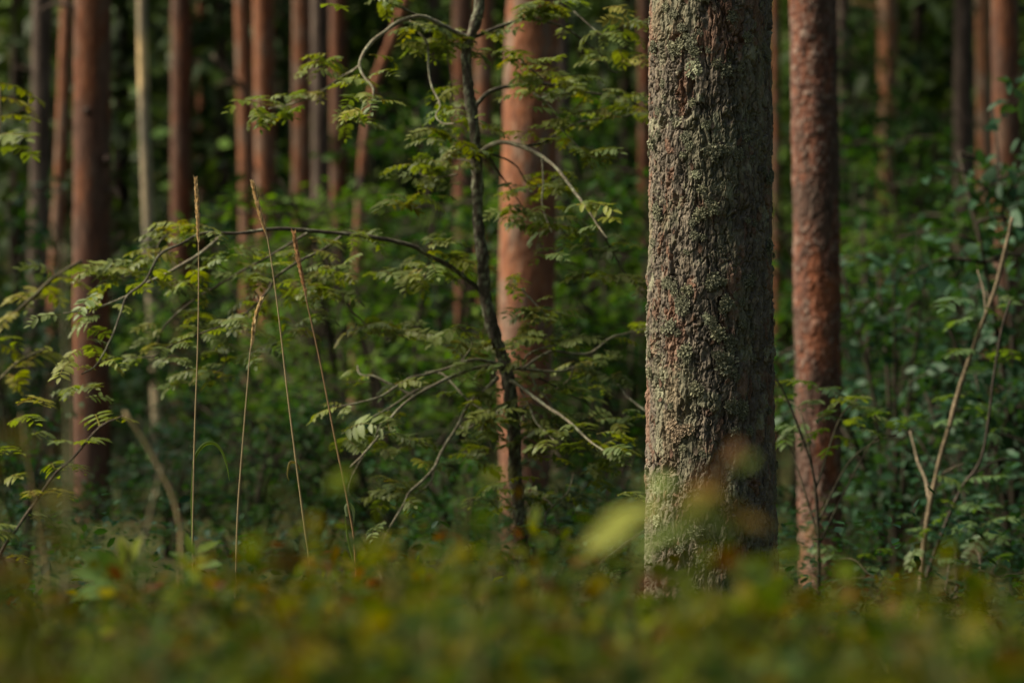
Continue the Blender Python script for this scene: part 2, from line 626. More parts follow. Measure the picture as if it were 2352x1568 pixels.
# the big pine in focus
main_pts = [(1632, -60, 272), (1632, 0, 274), (1632, 300, 278), (1632, 600, 281), (1632, 900, 288), (1633, 1150, 294), (1634, 1400, 304), (1634, 1560, 326), (1634, 1680, 370)]
MAIN_Y = 5.93
main, main_loc, main_V, main_F, _ = pine('large grey pine in sharp focus, plated bark spotted with pale green lichen', main_pts, MAIN_Y, 'main', 1, nu=540, nv=.0017, mat=M_bark_main)

PINES = [
    ('dark grey-brown pine, leftmost trunk in the photo', [(98, 0, 46), (90, 500, 46), (78, 1000, 48)], 22, 'grey', 11),
    ('thin reddish pine tight against the left side of a thicker pine', [(154, 0, 28), (140, 400, 31), (128, 620, 33), (122, 900, 34)], 24, 'red', 12),
    ('thick red-brown pine near the left edge, grass stalks to its right', [(213, 0, 84), (211, 400, 85), (210, 800, 86), (213, 1280, 90)], 15, 'brown', 13),
    ('red-brown pine standing just behind the tip of the left grass stalk', [(416, 0, 45), (416, 500, 47), (418, 900, 48)], 26, 'brown', 15),
    ('very thin orange pine left of the tall twin pines', [(464, 0, 24), (466, 400, 25), (468, 800, 26)], 32, 'red', 16),
    ('left and thinner one of two orange pines standing side by side', [(556, 0, 36), (566, 400, 37), (574, 900, 38)], 24, 'red', 17),
    ('right and thicker one of two orange pines standing side by side', [(605, 0, 48), (610, 400, 48), (616, 900, 50)], 25, 'red', 18),
    ('pinkish pine with a dark trunk touching its right side', [(693, 0, 42), (692, 400, 43), (690, 1000, 45)], 24, 'red', 19),
    ('dark brown pine wedged between two pinkish pines', [(734, 0, 38), (738, 600, 40), (742, 1220, 44)], 23, 'grey', 20),
    ('slim pinkish pine left of the leaning orange trunk', [(776, 0, 38), (778, 400, 38), (778, 900, 40)], 27, 'brown', 21),
    ('faint greyish pine right of the leaning orange trunk', [(998, 0, 30), (998, 300, 31), (998, 800, 32)], 31, 'grey', 22),
    ('grey-pink pine directly behind the dark stem of the rowan', [(1062, 0, 46), (1066, 400, 48), (1072, 900, 50)], 22, 'brown', 23),
    ('red pine between the rowan stem and the broad orange pine', [(1113, 0, 42), (1111, 400, 43), (1108, 900, 44)], 24, 'red', 24),
    ('greyish pine half hidden behind the broad orange pine', [(1288, 0, 40), (1290, 500, 42), (1292, 1000, 44)], 22, 'grey', 26),
    ('very thin far red pine seen between the broad orange pine and the lichened pine', [(1377, 0, 20), (1377, 300, 20), (1377, 600, 21)], 40, 'red', 27),
    ('grey-red pine partly hidden by the left edge of the lichened pine', [(1482, 0, 32), (1483, 400, 33), (1484, 900, 34)], 26, 'brown', 28),
    ('thin red pine peeking out at the right edge of the lichened pine', [(1780, 0, 22), (1782, 400, 22), (1783, 700, 24)], 28, 'red', 29),
    ('faint grey pine just right of the scaly red pine', [(1936, 0, 28), (1938, 400, 29), (1940, 900, 30)], 30, 'grey', 30),
    ('golden-orange pine, sunlight in its bark colour, standing alone in the upper right woods', [(2038, 0, 46), (2038, 200, 46), (2036, 700, 48)], 30, 'gold', 31),
    ('dark grey pine left of the orange pair at the right edge', [(2213, 0, 42), (2212, 400, 44), (2210, 1000, 46)], 24, 'grey', 32),
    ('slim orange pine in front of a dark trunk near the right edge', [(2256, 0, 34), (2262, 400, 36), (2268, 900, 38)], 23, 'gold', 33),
    ('red-brown pine at the right edge behind dark leaves', [(2308, 0, 62), (2312, 500, 64), (2298, 1100, 66)], 16, 'brown', 34),
]

def stub(t, loc, P, r0, r1, col=(.10, .07, .055), name='branch_stub'):
    Q = spline(np.asarray(P) - loc, 8)
    V, F = tube(Q, np.linspace(r0, r1, 8), 6, .3, len(P))
    obj(name, make_mesh(name, V, F, M_bark, np.tile(col, (len(V), 1))), t)


gs = np.random.default_rng(3)
for lab, pts, Yd, st, sd_ in PINES:
    t, loc, V, F, col = pine(lab, pts, Yd, st, sd_)
    for k in range(int(gs.integers(1, 4))):
        y = gs.uniform(20, 620)
        xs = np.interp(y, [p[1] for p in pts], [p[0] for p in pts])
        wd = pts[0][2]
        sdx = gs.choice((-1, 1))
        p0 = px(xs + sdx * wd * .38, y, Yd) + [0, -.04, 0]
        L = gs.uniform(.05, .22)
        stub(t, loc, [p0, p0 + [sdx * L * .6, -.03, .02], p0 + [sdx * L, -.05, gs.uniform(-.06, .08)]], gs.uniform(.012, .022), .008)
    if lab.startswith('left and thinner one'):
        stub(t, loc, [px(565, 212, Yd), px(530, 172, Yd - .2), px(488, 128, Yd - .3)], .03, .018, (.15, .12, .09), 'branch')
    if lab.startswith('golden'):
        stub(t, loc, [px(2030, 26, Yd), px(2000, 16, Yd - .1), px(1960, 4, Yd - .2)], .035, .02, (.34, .17, .08), 'branch')  # sunlit tone put into the branch colour
    if lab.startswith('thick red-brown'):
        for x, y in ((203, 262), (250, 372)):
            p0 = px(x, y, Yd) + [0, -.06, 0]
            stub(t, loc, [p0, p0 + [.01, -.05, .01], p0 + [.02, -.08, .0]], .03, .018, (.045, .03, .025))
pine('broad smooth orange pine behind the rowan, second largest trunk', [(1225, 0, 122), (1217, 300, 124), (1211, 600, 128), (1206, 900, 120), (1206, 1220, 112)], 13, 'red', 25, nu=110, nv=.018, base_flare=1.2)
pine('scaly dark red pine right of the large lichened pine', [(1867, 0, 100), (1872, 300, 101), (1876, 600, 101), (1881, 1000, 98), (1887, 1350, 92)], 10, 'scaly', 35, nu=200, nv=.0055, base_flare=1.2)
pine('orange trunk leaning to the upper right among the straight pines', [(948, -60, 23), (908, 70, 23), (880, 140, 23), (858, 210, 23), (838, 330, 23), (824, 560, 25), (815, 900, 26)], 22, 'red', 36)
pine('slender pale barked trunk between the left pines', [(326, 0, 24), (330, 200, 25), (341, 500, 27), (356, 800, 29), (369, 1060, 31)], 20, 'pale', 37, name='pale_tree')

# ------------------------------------------------------------------ lichen tufts and loose flakes on the big pine
def lichen_mesh(seed, col):
    """rosette of small curled lobes, 1 unit across"""
    g = np.random.default_rng(seed)
    mb = MB()
    n = 95
    r = .5 * np.sqrt(g.random(n)) * (1 + .25 * np.sin(3 * g.random() * 6 + np.arange(n)))
    a = g.random(n) * 6.283
    P = np.stack([r * np.cos(a), r * np.sin(a) * 1.15, .17 * (1 - (r / .6) ** 2) + .05 * g.random(n)], 1)
    D = np.stack([np.cos(a + g.normal(0, .8, n)), np.sin(a + g.normal(0, .8, n)), .5 + g.normal(0, .5, n)], 1)
    N = np.stack([g.normal(0, .5, n), g.normal(0, .5, n), np.ones(n)], 1)
    V, F, m = leaves(P, D, N, .15 + .12 * g.random(n), .13 + .08 * g.random(n), False, .35)
    c = np.repeat(np.asarray(col) * (.7 + .6 * g.random((n, 1))), m, 0)
    mb.add(V, F, c)
    # a low lumpy cushion under the lobes
    th = np.arange(12) / 12 * 6.283
    ring = np.stack([.42 * np.cos(th) * (1 + .2 * g.random(12)), .48 * np.sin(th) * (1 + .2 * g.random(12)), 0 * th - .05], 1)
    mb.add(np.vstack([ring, [[0, 0, .15]]]), [np.stack([np.arange(12), (np.arange(12) + 1) % 12, np.full(12, 12)], 1)], np.asarray(col) * .6)
    return mb.mesh('lichen', M_lichen, False)


LICH = [lichen_mesh(50 + k, c) for k, c in enumerate([(.19, .19, .125), (.155, .155, .105), (.22, .215, .14), (.18, .18, .125)])]
LICH_PALE = lichen_mesh(60, (.34, .35, .23))
LICH_TAN = lichen_mesh(61, (.28, .21, .145))


def main_point(x, y):
    """surface point and normal of the big pine under a pixel"""
    c = np.interp(y, [p[1] for p in main_pts], [p[0] for p in main_pts])
    wd = np.interp(y, [p[1] for p in main_pts], [p[2] for p in main_pts])
    s = np.clip((x - c) / (wd / 2), -.995, .995)
    r = wd / 2 / FPX * MAIN_Y
    a = math.asin(s)
    n = np.array([math.sin(a), -math.cos(a), 0])
    ctr = px(c, y, MAIN_Y)
    return ctr + n * r, n


def put_on_bark(name, me, x, y, size_px, lift=.002, spin=None, squash=1.0):
    p, n = main_point(x, y)
    s = size_px / FPX * MAIN_Y
    o = obj(name, me, main)
    q = Vector(n).to_track_quat('Z', 'Y')
    o.rotation_mode = 'QUATERNION'
    o.rotation_quaternion = q @ Quaternion((0, 0, 1), random.random() * 6.28 if spin is None else spin)
    o.location = Vector(p + n * lift) - Vector(main_loc)
    o.scale = (s, s, s * squash)
    return o


spots = []
for X0, Y0, lst in (
    (2550, 0, [(490, 30, 90), (700, 195, 70), (300, 420, 90), (390, 385, 80), (415, 460, 70), (645, 595, 100), (820, 345, 70), (130, 395, 80), (120, 1130, 100), (550, 1220, 110), (640, 1205, 60), (745, 1250, 70), (380, 1180, 60), (270, 160, 60), (210, 100, 60), (325, 270, 55), (985, 480, 50), (500, 1020, 50), (470, 1515, 60), (350, 1110, 60), (1000, 1420, 80), (160, 900, 60), (810, 1115, 50), (560, 1510, 40), (700, 1370, 40), (190, 690, 50), (400, 850, 50), (850, 1280, 50), (330, 1250, 45), (940, 410, 45), (760, 590, 40), (520, 450, 40), (640, 1480, 50), (1030, 1390, 60), (100, 170, 50)]),
    (2550, 1200, [(650, 490, 130), (350, 400, 90), (240, 210, 100), (600, 270, 100), (330, 60, 90), (650, 40, 90), (680, 340, 80), (430, 700, 80), (690, 815, 80), (780, 830, 80), (560, 165, 45), (100, 570, 80), (60, 65, 60), (830, 1010, 60), (720, 590, 60), (330, 1140, 50), (480, 1180, 45), (780, 190, 60), (840, 265, 50), (1090, 1290, 55), (1000, 860, 50), (860, 450, 40), (720, 1010, 60), (70, 1330, 50), (90, 250, 70), (100, 420, 60), (240, 820, 40), (380, 1000, 50), (450, 1480, 60), (1050, 180, 40), (560, 760, 40)]),
):
    for x, y, s in lst:
        spots.append(((X0 + x * .51) * .5742, (Y0 + y * .51) * .5742, s * .293))
g = np.random.default_rng(77)
for k in range(34):
    y = g.uniform(470, 700) if k < 24 else g.uniform(1150, 1400)
    spots.append((g.uniform(1500, 1770), y, g.uniform(10, 26)))
for k, (x, y, s) in enumerate(spots):
    put_on_bark('lichen', LICH[k % 4], x, y, s * 1.08, .0025)
    if s > 22:
        for q in range(2):
            put_on_bark('lichen', LICH[(k + q) % 4], x + random.uniform(-.7, .7) * s, y + random.uniform(-.8, .8) * s, s * random.uniform(.4, .75), .003)
for x, y, s in [(1584, 173, 26), (1613, 300, 14), (1590, 410, 14), (1612, 733, 16), (1505, 1190, 18)]:
    put_on_bark('lichen', LICH_PALE, x, y, s * 1.2, .002, squash=.55)['label'] = 'flat whitish lichen patch'
for x, y, s in [(1540, 975, 22), (1556, 985, 20), (1572, 982, 18), (1546, 1000, 16)]:
    put_on_bark('lichen', LICH_TAN, x, y, s * 1.2, .003)['label'] = 'pinkish tan lichen patch'


def flake_mesh(seed):
    """thin curled chip of bark with its own thickness"""
    g = np.random.default_rng(seed)
    n = 7
    th = np.arange(n) / n * 6.283
    rad = .5 * (.65 + .5 * g.random(n))
    P = np.stack([rad * np.cos(th) * .55, rad * np.sin(th), .0 * th], 1)
    P[:, 2] = .16 * (P[:, 1] + .2) ** 2 * 2 + .25 * P[:, 0] ** 2 + .03 * g.random(n)
    ctr = np.array([[0, 0, .02]])
    top = np.vstack([P, ctr])
    bot = top - [0, 0, .09]
    e = np.arange(n)
    f = (e + 1) % n
    F3 = np.vstack([np.stack([e, f, np.full(n, n)], 1), np.stack([f + n + 1, e + n + 1, np.full(n, 2 * n + 1)], 1)])
    F4 = np.stack([e, e + n + 1, f + n + 1, f], 1)
    col = [(.19, .15, .115), (.22, .18, .135), (.15, .09, .065), (.17, .16, .11), (.12, .095, .08)][seed % 5]
    return make_mesh('bark_flake', np.vstack([top, bot]), [F3, F4], M_bark_main, np.tile(col, (2 * n + 2, 1)), False)


FLAKES = [flake_mesh(k) for k in range(10)]
for k in range(210):
    if k < 60:
        side = -1 if k % 2 else 1
        x, y = 1633 + side * g.uniform(128, 139), g.uniform(0, 1400)
        put_on_bark('bark_flake', FLAKES[k % 10], x, y, g.uniform(9, 20), g.uniform(.000, .003), g.normal(0, .3))
    else:
        put_on_bark('bark_flake', FLAKES[k % 10], 1633 + 138 * math.sin(g.uniform(-1.4, 1.4)), g.uniform(0, 1400), g.uniform(9, 24), g.uniform(.001, .004), g.normal(0, .35))

# ------------------------------------------------------------------ compound (pinnate) leaves
GREEN = [(.145, .19, .06), (.16, .20, .06), (.175, .205, .05), (.125, .175, .064)]


PINN_DATA = {}


def pinnate_mesh(seed, col, pairs=6, droop=.15, name='leaf', fold=.0):
    """one leaf 1 unit long along +x, blade normal +z"""
    g = np.random.default_rng(seed)
    n = pairs
    xs = np.linspace(.24, .90, n)
    mid = spline([[0, 0, 0], [.35, 0, .03], [.7, 0, -.02], [1.0 * .86, 0, -droop]], 12)
    V, F = tube(mid, np.linspace(.009, .004, 12), 4)
    mb = MB().add(V, F, np.asarray(col) * [1.6, 1.1, .9])
    P, D, N, L, W = [], [], [], [], []
    for x in xs:
        p = mid[int(x / .92 * 11)]
        for s in (-1, 1):
            P.append(p)
            D.append([.55 + .1 * g.normal(), s, -.10 - .6 * fold + .14 * g.normal()])
            N.append([.12 * g.normal(), -.25 * s * g.random(), 1])
            l = .30 * (1 - .35 * abs(x - .5) * 1.4) * (1 + .12 * g.normal())
            L.append(l)
            W.append(l * .42)
    P.append(mid[-1])
    D.append([1, 0, -.2])
    N.append([0, 0, 1])
    L.append(.24)
    W.append(.09)
    V, F, m = leaves(P, D, N, np.array(L), np.array(W), False, .18)
    c = np.repeat(np.asarray(col) * (.85 + .3 * g.random((len(P), 1))), m, 0)
    mb.add(V, F, c)
    me = mb.mesh(name, M_leaf)
    PINN_DATA[me.name] = (np.concatenate(mb.V), mb.F, np.concatenate(mb.c))
    return me


PINN = [pinnate_mesh(200 + k, GREEN[k % 4], 6 + k % 3, .06 + .05 * (k % 5), fold=.15 * (k % 3)) for k in range(10)]
PINN_Y = [pinnate_mesh(230 + k, c, 6, .12 + .1 * k, fold=.2) for k, c in enumerate([(.17, .19, .024), (.19, .18, .028), (.14, .18, .024)])]


PINN_C = [pinnate_mesh(240 + k, c, 6 + k % 2, .06 + .04 * k, fold=.1 * k) for k, c in enumerate([(.085, .15, .06), (.10, .165, .062), (.075, .135, .062), (.10, .155, .045)])]


def put_leaf(parent, p0, p1, meshes, me=None, roll=None, ploc=(0, 0, 0), name='leaf'):
    d = Vector(p1) - Vector(p0)
    l = d.length
    X = d.normalized()
    Zr = Vector((0, 0, 1)) if abs(X.z) < .9 else Vector((0, -1, 0))
    Yv = Zr.cross(X).normalized()
    Zv = X.cross(Yv)
    M = Matrix((X, Yv, Zv)).transposed().to_4x4()
    want = Vector((random.gauss(-.15, .25), random.gauss(-.3, .3), 1)) if roll is None else Vector((0, 0, 1))
    Zv = (want - want.dot(X) * X).normalized()
    M = Matrix((X, Zv.cross(X), Zv)).transposed().to_4x4()
    o = obj(name, me or random.choice(meshes), parent)
    o.rotation_mode = 'QUATERNION'
    o.rotation_quaternion = M.to_quaternion()
    o.location = Vector(p0) - Vector(ploc)
    o.scale = (l, l * random.uniform(1.0, 1.3), l)
    return o


def path3(pts, Yd, dz=0., seed=0):
    """pixel path -> 3-D path whose depth wanders by dz metres to its tip"""
    n = len(pts)
    return np.array([px(x, y, Yd + dz * (k / max(1, n - 1))) for k, (x, y) in enumerate(pts)])


class Plant:
    def __init__(s, name, label, cat, base, group=None, wood=(.06, .05, .04)):
        s.base = np.asarray(base, float)
        s.t = thing(name, label, cat, base, group)
        s.wood = wood

    def limb(s, P, r0, r1, name='branch', sides=7, col=None, n=None, rough=.25, lich=None):
        P = np.asarray(P, float)
        n = n or max(8, len(P) * 5)
        Q = spline(P, n)
        g = np.random.default_rng(len(Q) + int(abs(Q[0, 0] * 1e4)))
        Q[1:-1] += np.stack([np.convolve(g.normal(0, r1 * (.22 if name == 'trunk' else .5), n + 2), np.ones(5) / 5, 'valid') for _ in range(3)], 1)
        V, F = tube(Q - s.base, np.linspace(r0, r1, n) * (1 + np.convolve(.16 * g.normal(size=n + 4), np.ones(5) / 5, 'valid')), sides, rough * .7, n)
        c = np.tile(np.asarray(col or s.wood, float), (len(V), 1)) * (.6 + .8 * g.random((len(V), 1)))
        if lich:
            k = g.random(len(V)) < lich
            c[k] = np.array([.21, .22, .15]) * (.7 + .6 * g.random((k.sum(), 1)))
        obj(name, make_mesh(name, V, F, M_twig, c), s.t)
        return Q

    def leaf(s, x0, y0, x1, y1, Yd, stretch=1.15, meshes=None, ddy=None):
        p0 = px(x0, y0, Yd)
        p1 = px(x1, y1, Yd)
        l = np.linalg.norm(p1 - p0)
        full = max(l * stretch * random.uniform(1, 1.25), .06 + .06 * random.random())
        dep = math.sqrt(max(full * full - l * l, 0)) * random.choice((-1, 1))
        p1 = p1 + np.array([0, dep if ddy is None else ddy, 0])
        ms = meshes or (PINN if random.random() > .2 else PINN_Y)
        return put_leaf(s.t, p0, p1, ms, ploc=s.base)


# ------------------------------------------------------------------ the rowan in front of the orange pine
RY = 7.2
Z2 = lambda L: [(784.4 + .3335 * x, .3335 * y) for x, y in L]
Z4 = lambda L: [(.3335 * x, 522.5 + .3335 * y) for x, y in L]
Z5 = lambda L: [(784.4 + .3335 * x, 522.5 + .3335 * y) for x, y in L]
ZB = lambda L: [(784.4 + .3335 * x, 1045 + .3335 * y) for x, y in L]
stem_px = [(1125, -420), (1112, -200), (1101, 0), (1093, 50), (1075, 95), (1068, 133), (1075, 187), (1081, 250), (1089, 300), (1094, 367), (1096, 433), (1099, 522), (1107, 589), (1114, 672), (1128, 739), (1148, 806), (1161, 839), (1169, 889), (1176, 956), (1181, 1023), (1183, 1095), (1191, 1178), (1198, 1245), (1203, 1400)]
sp = np.array([px(x, y, RY) for x, y in stem_px])[::-1]
zb = float(gz(sp[0, 0], RY)) - .04
sp = np.vstack([[sp[0, 0] + .01, RY, zb], sp])
rowan = Plant('rowan_tree', 'crooked dark stemmed rowan with twisting twigs in front of the broad orange pine', 'tree', sp[0])
rowan.limb(sp, .021, .013, 'trunk', 14, (.075, .062, .047), 220, .5, .24)
K = 1.0
TW = [  # path, depth drift, start radius, end radius, lichened
    (Z2([(880, 270), (760, 210), (640, 150), (540, 115), (400, 150), (300, 220), (210, 290), (130, 430), (150, 520), (215, 600), (215, 700), (160, 800)]), -.35, .011, .004, .35),
    (Z2([(560, 120), (470, 85), (380, 40), (300, 0), (230, -50)]), -.2, .007, .003, .1),
    (Z2([(130, 450), (60, 500), (0, 530)]) + [(734, 213), (667, 240), (617, 250)], .15, .006, .003, .3),
    (Z2([(460, 140), (540, 230), (590, 310), (600, 480), (620, 600), (680, 720), (650, 800), (700, 850), (780, 850)]), -.3, .006, .003, .4),
    (Z2([(905, 760), (950, 700), (1000, 650), (1080, 610), (1170, 595), (1350, 570), (1500, 600), (1700, 640), (1900, 670), (2050, 730)]), .5, .011, .004, .1),
    (Z2([(880, 270), (1050, 200), (1200, 150), (1280, 130), (1450, 160), (1580, 220), (1700, 310), (1800, 400), (1850, 480), (1900, 500)]), .4, .009, .003, .15),
    (Z2([(930, 1060), (1080, 985), (1250, 1010), (1380, 1080), (1500, 1180), (1620, 1340), (1700, 1450), (1770, 1560), (1830, 1640)]), -.4, .010, .004, .3),
    (Z2([(1380, 1080), (1390, 1250), (1380, 1400), (1420, 1530), (1450, 1600)]), -.2, .005, .003, .4),
    (Z2([(1250, 1010), (1390, 980), (1500, 910), (1650, 840), (1900, 810), (2040, 780)]), .4, .006, .003, .1),
    (Z2([(1000, 1060), (1090, 1080), (1200, 1140), (1280, 1260), (1380, 1280), (1460, 1250)]), .2, .006, .002, .1),
    (Z2([(1000, 1050), (1080, 1180), (1150, 1280), (1230, 1400), (1270, 1470)]), .25, .005, .002, .0),
    (Z2([(1240, 430), (1310, 480), (1390, 550)]), .05, .005, .003, .4),
    (Z2([(1320, 640), (1400, 700), (1480, 780), (1510, 880), (1600, 980), (1680, 1060), (1760, 1090)]), -.1, .005, .002, .3),
    (Z2([(1600, 80), (1700, 170), (1800, 250), (1830, 300)]), -.1, .004, .002, .2),
    (Z2([(720, 250), (735, 420), (760, 600), (770, 740)]), .2, .004, .002, .0),
    (Z2([(900, 1110), (830, 1100), (770, 1090)]), .1, .004, .002, .1),
    (Z2([(800, 1200), (680, 1220), (580, 1215), (510, 1175)]), .05, .004, .002, .3),
    ([(1101, 666), (1068, 639), (1034, 612), (984, 586), (951, 566), (884, 549), (784, 536), (700, 529), (627, 526), (550, 536), (467, 536), (417, 559), (367, 586), (333, 646), (293, 679), (277, 722), (253, 782), (220, 839), (187, 859)], -.5, .012, .003, .2),
    (Z4([(1560, 45), (1520, 65), (1380, 180), (1200, 290), (1000, 390), (900, 460), (780, 510), (640, 560), (440, 590)]), -.4, .008, .003, .35),
    (Z4([(2130, 30), (2060, 70), (1850, 200), (1680, 290), (1500, 400), (1350, 490), (1200, 610), (1120, 700), (1080, 800)]), .3, .006, .003, .1),
    (Z4([(2350, 60), (2230, 150), (2050, 240), (1900, 340), (1850, 430), (1750, 540), (1650, 620), (1550, 670), (1350, 740), (1200, 800), (1060, 890)]), -.3, .007, .003, .1),
    (Z4([(1730, 270), (1740, 400), (1790, 500), (1820, 620)]), .1, .004, .002, .2),
    (Z4([(1100, 200), (1080, 150), (1110, 90), (1150, 50)]), .1, .005, .003, .2),
    (Z4([(590, 300), (660, 340), (750, 330), (870, 290)]), .1, .003, .003, .4),
    (Z4([(1060, 890), (950, 895), (870, 905)]), .1, .003, .002, .1),
    (Z4([(2230, 150), (2290, 290), (2340, 370)]), .1, .005, .003, .3),
    (Z4([(1570, 720), (1560, 880), (1540, 960), (1470, 1010)]), .1, .003, .002, .1),
    (Z5([(1140, 970), (1050, 930), (900, 910), (760, 960), (580, 1010), (480, 1030), (380, 1090), (250, 1170), (0, 1230), (-60, 1235)]), -.3, .008, .003, .3),
    (Z5([(1140, 960), (960, 960), (800, 1010), (650, 1080), (500, 1160), (400, 1240), (340, 1310), (250, 1440), (150, 1560), (60, 1650)]), -.5, .009, .003, .4),
    (Z5([(650, 1080), (500, 1130), (350, 1230), (200, 1310), (0, 1420)]), -.3, .006, .002, .4),
    (Z5([(500, 1160), (400, 1110), (300, 1060), (220, 1020), (130, 1010), (110, 950)]), .2, .006, .003, .3),
    (Z5([(580, 1000), (680, 1000), (770, 1080), (870, 1190), (990, 1270), (985, 1330), (960, 1400)]), -.25, .006, .002, .4),
    (Z5([(1080, 1030), (980, 1130), (880, 1210), (810, 1340), (760, 1430), (680, 1560), (640, 1650), (560, 1740), (460, 1830), (430, 1900), (370, 2000), (280, 2170), (250, 2270), (270, 2390), (320, 2490)]), -.5, .008, .003, .35),
    (Z5([(805, 1350), (850, 1390), (950, 1340), (1030, 1300), (1100, 1250)]), -.2, .004, .003, .4),
    (Z5([(1140, 1040), (1240, 1100), (1340, 1180), (1440, 1250), (1560, 1330), (1700, 1460), (1780, 1520), (1900, 1590)]), -.5, .009, .003, .4),
    (Z5([(1230, 1110), (1290, 1220), (1340, 1340), (1420, 1420), (1490, 1490)]), -.3, .005, .003, .35),
    (Z5([(1170, 980), (1250, 950), (1270, 890), (1350, 840), (1470, 810)]), -.1, .006, .003, .4),
    (Z5([(1240, 980), (1350, 900), (1460, 850), (1600, 870), (1720, 860), (1850, 760), (1960, 730), (2110, 690)]), .3, .007, .003, .3),
    (Z5([(1160, 965), (1300, 980), (1500, 990), (1600, 960), (1720, 930), (1800, 920)]), .25, .006, .003, .3),
    (Z5([(1300, 1010), (1450, 1080), (1560, 1150), (1680, 1200), (1730, 1270)]), .3, .006, .002, .1),
    (Z5([(1310, 1030), (1350, 1110), (1420, 1180), (1480, 1290), (1540, 1400), (1620, 1480)]), -.1, .005, .003, .35),
    (Z5([(1600, 960), (1570, 1040), (1480, 1110), (1380, 1150)]), .1, .004, .003, .3),
    (Z5([(1205, 1400), (1230, 1290), (1290, 1220), (1400, 1270)]), -.1, .006, .003, .5),
    (Z5([(1900, 1080), (1930, 1110), (1960, 1160), (2020, 1210), (2100, 1260), (2160, 1300)]), -.2, .004, .006, .5),
    (Z5([(1560, 60), (1500, 0), (1440, -50)]), -.1, .003, .004, .4),
    (Z5([(1780, 0), (1850, 130), (1900, 230), (1960, 320), (2060, 440), (2120, 520)]), .2, .005, .002, .2),
    (Z5([(1240, 420), (1290, 480), (1350, 540), (1420, 620)]), -.05, .004, .003, .3),
    (Z5([(820, 930), (880, 850), (900, 790), (850, 720), (820, 690)]), -.1, .005, .003, .4),
    (Z5([(0, 460), (60, 570), (150, 650), (220, 720), (300, 725)]), .05, .004, .003, .4),
    (Z5([(1030, 1000), (1030, 1100), (1025, 1250), (1015, 1400), (1040, 1540)]), .1, .004, .003, .3),
    (ZB([(640, 90), (620, 170), (530, 260), (440, 255), (350, 215), (310, 190)]), -.2, .005, .002, .3),
    (ZB([(1400, 480), (1410, 390), (1460, 350), (1560, 250), (1600, 120)]), .1, .004, .003, .3),
    (ZB([(1460, 350), (1400, 300), (1370, 280)]), .1, .004, .003, .3),
    (ZB([(1220, 80), (1320, 20), (1380, -60)]), -.1, .004, .003, .4),
    (ZB([(2090, 520), (1990, 580), (1900, 650), (1840, 700), (1760, 760), (1700, 830)]), -.2, .007, .003, .5),
    ([(830, 1160), (800, 1130), (815, 1080), (855, 1015), (880, 965), (900, 930)], -.1, .004, .003, .3),
]
TWP = []
for pts, dz, r0, r1, li in TW:
    pale = li >= .3
    P3 = path3(pts, RY, dz)
    P3[0, 1] = min(max(P3[0, 1], RY - .02), RY + .02)
    TWP.append(rowan.limb(P3, r0 * (.72 if pale else .66), r1 * .68, 'branch', 6, (.17, .145, .105) if pale else (.065, .055, .042), None, .3, li * .8))

